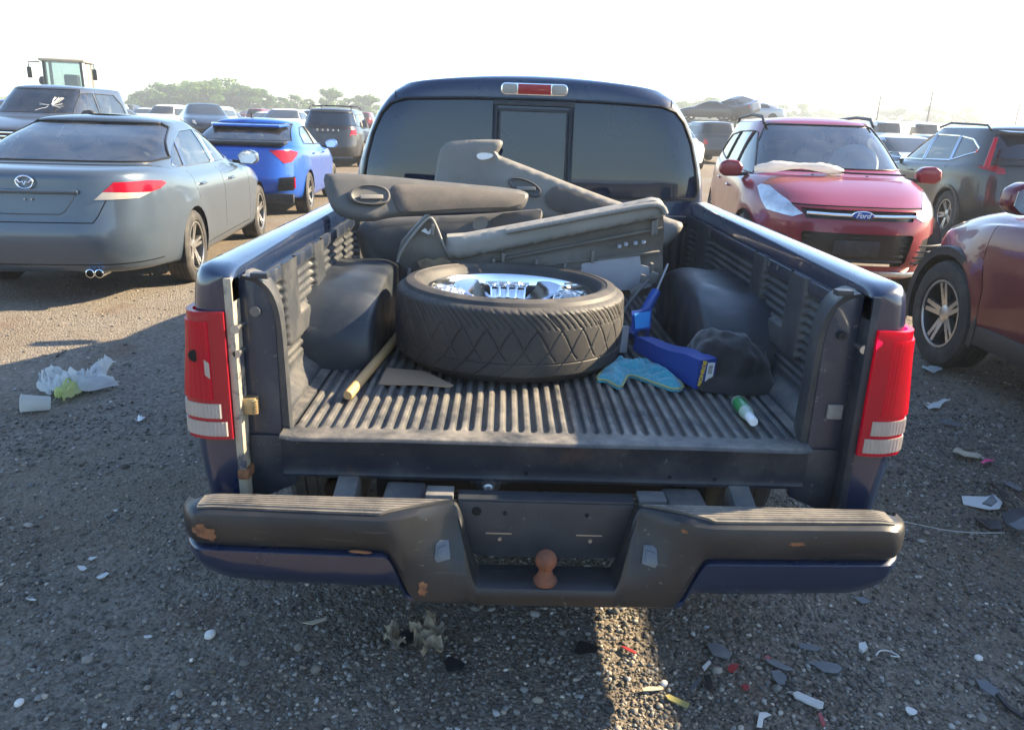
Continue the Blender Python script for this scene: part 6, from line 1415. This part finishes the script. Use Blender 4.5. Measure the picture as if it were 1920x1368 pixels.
# ------------------------------------------------------------------ behind the photographer: what the rear window mirrors
pmat('steel_cladding', (.34, .33, .30), .5, spots=((2, (.26, .25, .22), .45, .7, .5),))
wh = thing('warehouse', 'long low steel clad warehouse mirrored in the rear window of the truck', 'warehouse', (16, -72, 0))
MB().box(-30, 34, -14, -.12, 0, 4.9).build('wall', 'steel_cladding', wh)
MB().prism([(-30.4, .3, 4.85), (-30.4, -14.4, 4.85), (-30.4, -7, 6.2)], (64.8, 0, 0)).build('roof', 'paint_silver', wh)
for k in range(80): MB().box(-29.6+.8*k, -29.1+.8*k, -.115, 0, .1, 4.8).build('cladding_panel', 'steel_cladding', wh)
for k in range(4): MB().box(-20+13*k, -16+13*k, .004, .06, 0, 3.6).build('roller_door', 'paint_charcoal', wh)
far_car('sedan', 2.6, -8.5, 65, 'paint_silver', 'silver sedan mirrored low in the rear window of the truck', 'cars behind the photographer')
far_car('suv', 6.5, -13, 20, 'paint_charcoal', 'dark crossover mirrored low in the rear window of the truck', 'cars behind the photographer')
far_car('suv', -5.5, -12, -10, 'paint_black', 'black crossover mirrored at the left of the rear window of the truck', 'cars behind the photographer')
# ------------------------------------------------------------------ hazy air over the lot
HZ = 0.0015
hb_ = MB().box(-420, 420, -100, 470, -1.2, 13.5); hm = bpy.data.materials.new('haze'); hm.use_nodes = True; MATS['haze'] = hm
n_ = hm.node_tree.nodes; n_.remove(n_['Principled BSDF']); pv = n_.new('ShaderNodeVolumePrincipled')
pv.inputs['Color'].default_value = (.88, .94, 1.0, 1); pv.inputs['Density'].default_value = HZ; pv.inputs['Anisotropy'].default_value = .25
hm.node_tree.links.new(pv.outputs['Volume'], n_['Material Output'].inputs['Volume'])
o = hb_.build('haze', 'haze', smooth=False); tag(o, 'pale haze in the air over the whole lot', None, kind='stuff')
# ------------------------------------------------------------------ litter on the ground
pmat('shard_grey', (.085, .095, .105), .6, spots=((20, (.16, .165, .17), .5, .7, .6),)); pmat('shard_black', (.014, .015, .017), .5, spots=((20, (.08, .08, .08), .55, .7, .5),))
pmat('shard_white', (.48, .48, .46), .75, spots=((25, (.40, .38, .34), .5, .7, .6),)); pmat('shard_red', (.26, .025, .03), .45, spots=((40, (.12, .05, .045), .5, .7, .6),)); pmat('shard_yellow', (.34, .29, .09), .7, spots=((30, (.2, .17, .09), .5, .7, .6),)); pmat('shard_tan', (.38, .33, .24), .85, spots=((20, (.22, .19, .13), .5, .7, .6),))
pmat('tape_pink', (.62, .04, .18), .5); pmat('film', (.66, .68, .68), .35, transl=((.85, .87, .85), .5), alpha=.9, bump=(25, .5, .02)); pmat('film_yellow', (.62, .66, .30), .35, transl=((.8, .85, .4), .5), alpha=.9)
pmat('cup_plastic', (.60, .60, .57), .15, coat=.4, transl=((.8, .8, .76), .5), alpha=.55); pmat('leaf_litter', (.24, .20, .14), .85, spots=((45, (.10, .08, .055), .45, .66, .9),), bump=(80, .6, .004))
pmat('stone_white', (.58, .56, .52), .8, spots=((30, (.40, .38, .35), .5, .7, .6),)); pmat('wire_grey', (.42, .41, .38), .5)
def gpt(px, py): p = atZ(px, py, 0); return (p.x, p.y)
def shard(name, label, mat, px, cat='debris', bend=.006, thick=.003, lift_=.006, it=0, sp=.02, group=None):
    q = [gpt(*p) for p in px]
    if it: q = [(v.x, v.y) for v in chaikin([Vector((*p, 0)) for p in q], it)]
    if cat == 'leaves':                         # frayed edges
        p = []
        for i, a in enumerate(q):
            b = q[(i+1) % len(q)]; p += [(lerp(a[0], b[0], t)+random.uniform(-.006, .006), lerp(a[1], b[1], t)+random.uniform(-.006, .006)) for t in (0, .25, .5, .75)]
        q = p
    cx = sum(p[0] for p in q)/len(q); cy = sum(p[1] for p in q)/len(q); z0 = gh(cx, cy)
    k1, k2 = random.uniform(-.12, .12), random.uniform(-.12, .12)
    loc = [(x-cx, y-cy) for x, y in q]
    mb = sheet(loc, sp, lambda x, y, d: lift_+bend*nz((x+cx)*(40 if cat == 'leaves' else 16), (y+cy)*(40 if cat == 'leaves' else 16), 5)+k1*x+k2*y+bend*.6, thick, lambda x, y, h: (x, y, h))
    o = mb.build(name, mat, ang=35); o.location = (cx, cy, z0+.004); return tag(o, label, cat, group, 'thing')
Z8 = lambda *p: [(1000+.3958*x, 880+.3958*y) for x, y in p]
Z7 = lambda *p: [(320+.3646*x, 880+.3646*y) for x, y in p]
ZR = lambda *p: [(1640+.307*x, 640+.307*y) for x, y in p]
ZL = lambda *p: [(.269*x, 1000+.269*y) for x, y in p]
random.seed(21)
shard('plastic_shard', 'dark grey five sided plastic shard right of the sunlit strip', 'shard_grey', Z8((818, 845), (860, 833), (900, 850), (940, 880), (925, 903), (850, 892)))
shard('plastic_shard', 'narrow grey plastic strip below the right end of the bumper', 'shard_grey', Z8((1252, 832), (1300, 836), (1365, 858), (1340, 868), (1262, 850)))
shard('plastic_shard', 'broad grey pointed plastic shard left of the white wire loop', 'shard_grey', Z8((1288, 915), (1370, 918), (1440, 935), (1462, 955), (1440, 975), (1372, 968), (1330, 935)))
shard('plastic_shard', 'dull grey crooked plastic shard in the middle of the right hand debris', 'shard_grey', Z8((1125, 965), (1160, 958), (1200, 985), (1195, 1020), (1160, 1025), (1135, 995)))
shard('plastic_shard', 'thin grey sliver just above the crooked shard', 'shard_grey', Z8((1090, 915), (1150, 918), (1240, 950), (1200, 955), (1120, 935)))
shard('plastic_shard', 'black wedge of plastic just right of the sunlit strip', 'shard_black', Z8((805, 990), (835, 985), (850, 1050), (825, 1060)))
shard('plastic_shard', 'grey wedge lying left of the black wedge', 'shard_grey', Z8((740, 1050), (790, 990), (800, 1000), (760, 1060)))
shard('plastic_shard', 'dark shard in the shade left of the sunlit strip', 'shard_black', Z8((190, 880), (215, 820), (305, 850), (300, 875), (215, 890)))
shard('plastic_shard', 'grey plastic sliver below the skirt at the right', 'shard_grey', Z8((1515, 612), (1560, 608), (1600, 632), (1555, 640)))
shard('plastic_shard', 'long grey strip near the lower right corner', 'shard_grey', [(1829, 1275), (1850, 1278), (1875, 1300), (1868, 1308), (1838, 1290)])
shard('plastic_shard', 'long white painted chip at the bottom right of the debris', 'shard_white', Z8((1228, 1062), (1250, 1055), (1375, 1112), (1370, 1140), (1350, 1142), (1240, 1085)), thick=.006)
shard('plastic_shard', 'white angular chip at the bottom edge of the photo', 'shard_white', Z8((1055, 1232), (1068, 1168), (1100, 1165), (1125, 1172), (1090, 1190), (1082, 1233)))
shard('plastic_shard', 'white half round chip near the bottom right corner', 'shard_white', Z8((1758, 1130), (1790, 1132), (1824, 1148), (1800, 1166), (1770, 1158)), it=1)
shard('plastic_shard', 'small white barred tag right of the sunlit strip', 'shard_white', Z8((798, 945), (830, 920), (840, 930), (810, 962)))
shard('plastic_shard', 'cream stone chip beside the white wire loop', 'shard_white', Z8((1540, 828), (1570, 826), (1582, 850), (1560, 862), (1542, 850)), thick=.012)
shard('lens_shard', 'red lens splinter lying across the top of the sunlit strip', 'shard_red', Z8((413, 850), (430, 850), (490, 882), (480, 892), (440, 872)))
shard('lens_shard', 'red lens splinter below the small white barred tag', 'shard_red', Z8((918, 950), (940, 935), (972, 938), (965, 955), (945, 972), (922, 965)))
shard('lens_shard', 'red lens splinter above the crooked grey shard', 'shard_red', Z8((1092, 900), (1110, 893), (1128, 905), (1105, 912)))
shard('lens_shard', 'red lens splinter right of the black wedge', 'shard_red', Z8((985, 1035), (1005, 1025), (1022, 1040), (1015, 1060), (995, 1055)))
shard('lens_shard', 'red lens splinter at the bottom edge under the white painted chip', 'shard_red', Z8((1345, 1165), (1362, 1160), (1385, 1215), (1370, 1228)))
shard('plastic_shard', 'yellow plastic strip at the right border of the sunlit strip', 'shard_yellow', Z8((622, 1090), (640, 1086), (738, 1125), (728, 1142), (640, 1108)))
shard('wood_splinter', 'tan splinter in the lower part of the sunlit strip', 'shard_tan', Z8((513, 1055), (545, 1044), (612, 1040), (615, 1055), (560, 1066), (520, 1070)))
shard('wood_splinter', 'pale splinter below the left half of the bumper', 'shard_tan', Z7((678, 800), (720, 790), (795, 772), (800, 782), (730, 808)))
shard('dry_leaves', 'crumpled tan leaves left of the black shard below the bumper', 'leaf_litter', Z7((1092, 850), (1150, 838), (1175, 850), (1168, 915), (1195, 930), (1220, 930), (1200, 955), (1150, 950), (1100, 930), (1110, 890)), 'leaves', .055, .003, .008, 0, .008)
shard('dry_leaves', 'crumpled tan leaves right of the black shard below the bumper', 'leaf_litter', Z7((1235, 890), (1290, 880), (1270, 850), (1320, 805), (1365, 798), (1355, 830), (1330, 840), (1405, 865), (1412, 900), (1380, 910), (1408, 970), (1380, 990), (1330, 965), (1290, 1002), (1300, 960), (1245, 930)), 'leaves', .06, .003, .010, 0, .008)
shard('plastic_shard', 'square black shard between the two heaps of tan leaves', 'shard_black', Z7((1180, 845), (1215, 835), (1248, 840), (1245, 890), (1200, 925), (1172, 905)))
shard('plastic_shard', 'black pointed shard to the lower right of the tan leaves', 'shard_black', Z7((1405, 1000), (1440, 975), (1515, 1010), (1500, 1045), (1420, 1050)))
for lab, q in (('white chip highest of the bright chips at the left', ((615, 185), (630, 172), (682, 165), (660, 180), (640, 192))), ('white oval chip below the highest one at the left', ((540, 238), (590, 237), (606, 248), (585, 262), (558, 258))), ('forked white chip between the bumper and the left edge', ((675, 318), (700, 300), (745, 280), (762, 290), (730, 318), (700, 330))),
               ('white chip near the left edge, left of the forked one', ((182, 455), (200, 447), (256, 468), (245, 478), (215, 470))), ('small pale strip below the left end of the bumper', ((1003, 722), (1050, 715), (1062, 725), (1050, 733), (1005, 733)))):
    shard('plastic_shard', lab, 'shard_white', ZL(*q))
shard('plastic_shard', 'white sheet of broken plastic right of the bumper', 'shard_white', ZR((525, 972), (600, 970), (680, 975), (720, 955), (740, 980), (775, 1005), (755, 1045), (690, 1042), (600, 1015), (540, 1000)), bend=.02, sp=.03)
shard('plastic_shard', 'crumpled clear sheet beside the wine red crossover wheel', 'film', ZR((285, 165), (340, 155), (410, 165), (408, 190), (350, 215), (290, 190)), bend=.02, sp=.03)
shard('plastic_shard', 'pale forked strip below the wine red crossover wheel', 'shard_white', ZR((308, 400), (370, 385), (420, 370), (460, 375), (410, 392), (395, 415), (330, 418)), bend=.015)
shard('plastic_shard', 'grey curved strip between the tail lamp and the pink tape', 'shard_grey', ZR((380, 510), (430, 494), (500, 505), (540, 520), (470, 522)), bend=.015)
shard('cloth_rag', 'dirty tan rag near the pink tape', 'shard_tan', ZR((470, 690), (510, 678), (560, 700), (640, 712), (650, 740), (560, 735), (480, 720)), 'rag', .03, .004, .012, 1, .02)
shard('ribbon_scrap', 'bright pink scrap of tape at the right', 'tape_pink', ZR((638, 770), (665, 745), (730, 735), (722, 752), (680, 760), (660, 790)), 'tape', .02, .002, .015, 0, .02)
shard('plastic_shard', 'grey board lying at the right edge of the photo', 'shard_grey', ZR((790, 870), (830, 868), (900, 905), (880, 930), (800, 890)), bend=.01)
# broken black bumper heap
hp = thing('broken_bumper', 'heap of broken black bumper plastic at the right edge', 'debris', (*gpt(1880, 985), 0))
for k, q in enumerate((((670, 895), (700, 890), (850, 1040), (905, 1110), (880, 1125), (800, 1030)), ((600, 1105), (640, 1095), (760, 1130), (770, 1170), (700, 1165)), ((760, 1120), (860, 1100), (912, 1130), (905, 1160), (800, 1165)), ((800, 1180), (912, 1165), (912, 1235), (850, 1215)), ((820, 1020), (880, 1030), (912, 1080), (890, 1110)), ((640, 1060), (690, 1040), (725, 1075), (690, 1100)))):
    w = [gpt(*p) for p in ZR(*q)]; c = hp.location; loc = [(x-c.x, y-c.y) for x, y in w]
    sheet(loc, .03, lambda x, y, d, k=k: .03+.02*k*.5+.03*nz(x*9+k, y*9, k)+.02*math.sin(x*20), .006, lambda x, y, h: (x, y, h)).build('plastic_piece', 'shard_black' if k not in (3, 5) else 'shard_grey', hp, ang=35)
# wires
def wire(name, label, mat, px, r_, z=.006):
    p = [gpt(*q) for q in px]; p = chaikin([Vector((*q, gh(*q)+z+random.uniform(0, .006))) for q in p], 2, closed=False)
    o = MB().tube(p, r_, 5).build(name, mat); tag(o, label, 'wire', None, 'thing')
wire('loose_wire', 'white wire bent into a loop on the gravel at the lower right', 'shard_white', Z8((1622, 890), (1635, 868), (1680, 866), (1725, 885), (1733, 893), (1715, 897), (1690, 893)), .0022, .012)
wire('loose_wire', 'long thin pale wire running right from the bumper end', 'wire_grey', ZR((150, 1110), (300, 1145), (450, 1175), (620, 1185), (790, 1182)), .0016, .012)
wire('loose_wire', 'short dark cable lying along the lower right edge', 'shard_black', [(1870, 1305), (1890, 1330), (1918, 1352)], .008, .012)
# bigger white stones
for px, py, r_, lab in ((394, 1191, .017, 'largest smooth white stone, below the left end of the bumper'), (36, 1316, .012, 'round white stone near the bottom left corner'), (1835, 1231, .012, 'rounded pale stone near the right edge, lower corner'), (1245, 1283, .011, 'pale stone at the right border of the sunlit strip')):
    x, y = gpt(px, py); mb = MB(); mb.lathe([(max(.0005, r_*math.sin(a)*(1+.12*math.sin(3*a))), r_*.62*-math.cos(a)) for a in [PI*k/10 for k in range(11)]], n=14); mb.v = [(a*1.25+.2*r_*nz(a*90, b*90, c*90), b+.2*r_*nz(b*90, a*90, 3), c) for a, b, c in mb.v]
    o = mb.build('white_stone', 'stone_white', ang=80); o.location = (x, y, gh(x, y)+r_*.5); o.rotation_euler.z = px; tag(o, lab, 'stone', None, 'thing')
# plastic bag with a drinking cup
def film_strip(px, widths, label, mat, name, hump, seed, root):
    c = root.location; p = chaikin([Vector((*gpt(*q), 0)) for q in px], 2, closed=False); n = len(p); rows = []
    for i, q in enumerate(p):
        t = i/(n-1); d = (p[min(n-1, i+1)]-p[max(0, i-1)]).normalized(); s = Vector((-d.y, d.x, 0)); w = np.interp(t, np.linspace(0, 1, len(widths)), widths); row = []
        for k in range(21):
            u = k/20*2-1; fx = .32*nz(t*5, u*2.2+seed, 3); r_ = q+s*w*(u+.25*nz(t*7, u*3, seed)*abs(u))+d*.03*nz(u*5+seed, t*3, 1)
            z = .012+hump*(1-u*u*.75)*math.sin(PI*min(1, t*.9+.08))**.6*(.55+.9*abs(nz(t*8+seed, u*3.6, 2)))+.018*abs(nz(t*19, u*9, seed))
            row.append((r_.x-c.x, r_.y-c.y, z))
        rows.append(row)
    m = MB(); m.grid(rows); return m.build(name, mat, root, ang=80, weld=False)
bag = thing('plastic_bag', 'torn white plastic bag blown flat on the gravel left of the truck', 'plastic bag', (*gpt(150, 745), 0))
film_strip([(100, 748), (125, 742), (150, 738), (175, 735), (213, 724)], [.05, .07, .065, .07, .05], '', 'film', 'bag_body', .13, 2, bag)
film_strip([(165, 735), (180, 722), (192, 700), (205, 684)], [.05, .06, .035, .04], '', 'film', 'bag_flap', .10, 5, bag)
film_strip([(110, 742), (88, 735), (98, 724), (130, 715)], [.05, .055, .045, .02], '', 'film', 'bag_flap', .12, 9, bag)
film_strip([(112, 758), (128, 748), (145, 742), (142, 722)], [.03, .05, .045, .02], '', 'film_yellow', 'yellow_flap', .10, 14, bag)
x, y = gpt(84, 765); cup = MB().lathe([(.034, .001), (.036, .0), (.046, .125), (.049, .128), (.049, .131), (.045, .130), (.0345, .004), (.001, .004)], n=28)
o = cup.build('drinking_cup', 'cup_plastic', ang=40); o.location = (x+.05, y-.03, gh(x, y)+.042); o.rotation_euler = (R(84), 0, R(-68)); tag(o, 'clear plastic drinking cup on its side by the torn bag', 'cup', None, 'thing')
x, y = gpt(265, 788); rows = [[(.035*(k/8-.5)+.01*nz(k*.7, j*.9, 1), .05*(j/8-.5)+.01*nz(j*.7, k, 7), .006+.035*abs(nz(k*.55, j*.55, 3))) for k in range(9)] for j in range(9)]
o = MB().grid(rows).build('crumpled_tissue', 'paper_white', ang=80); o.location = (x, y, gh(x, y)); tag(o, 'small crumpled white tissue on the gravel left of the tail lamp', 'tissue', None, 'thing')
bpy.context.view_layer.update()
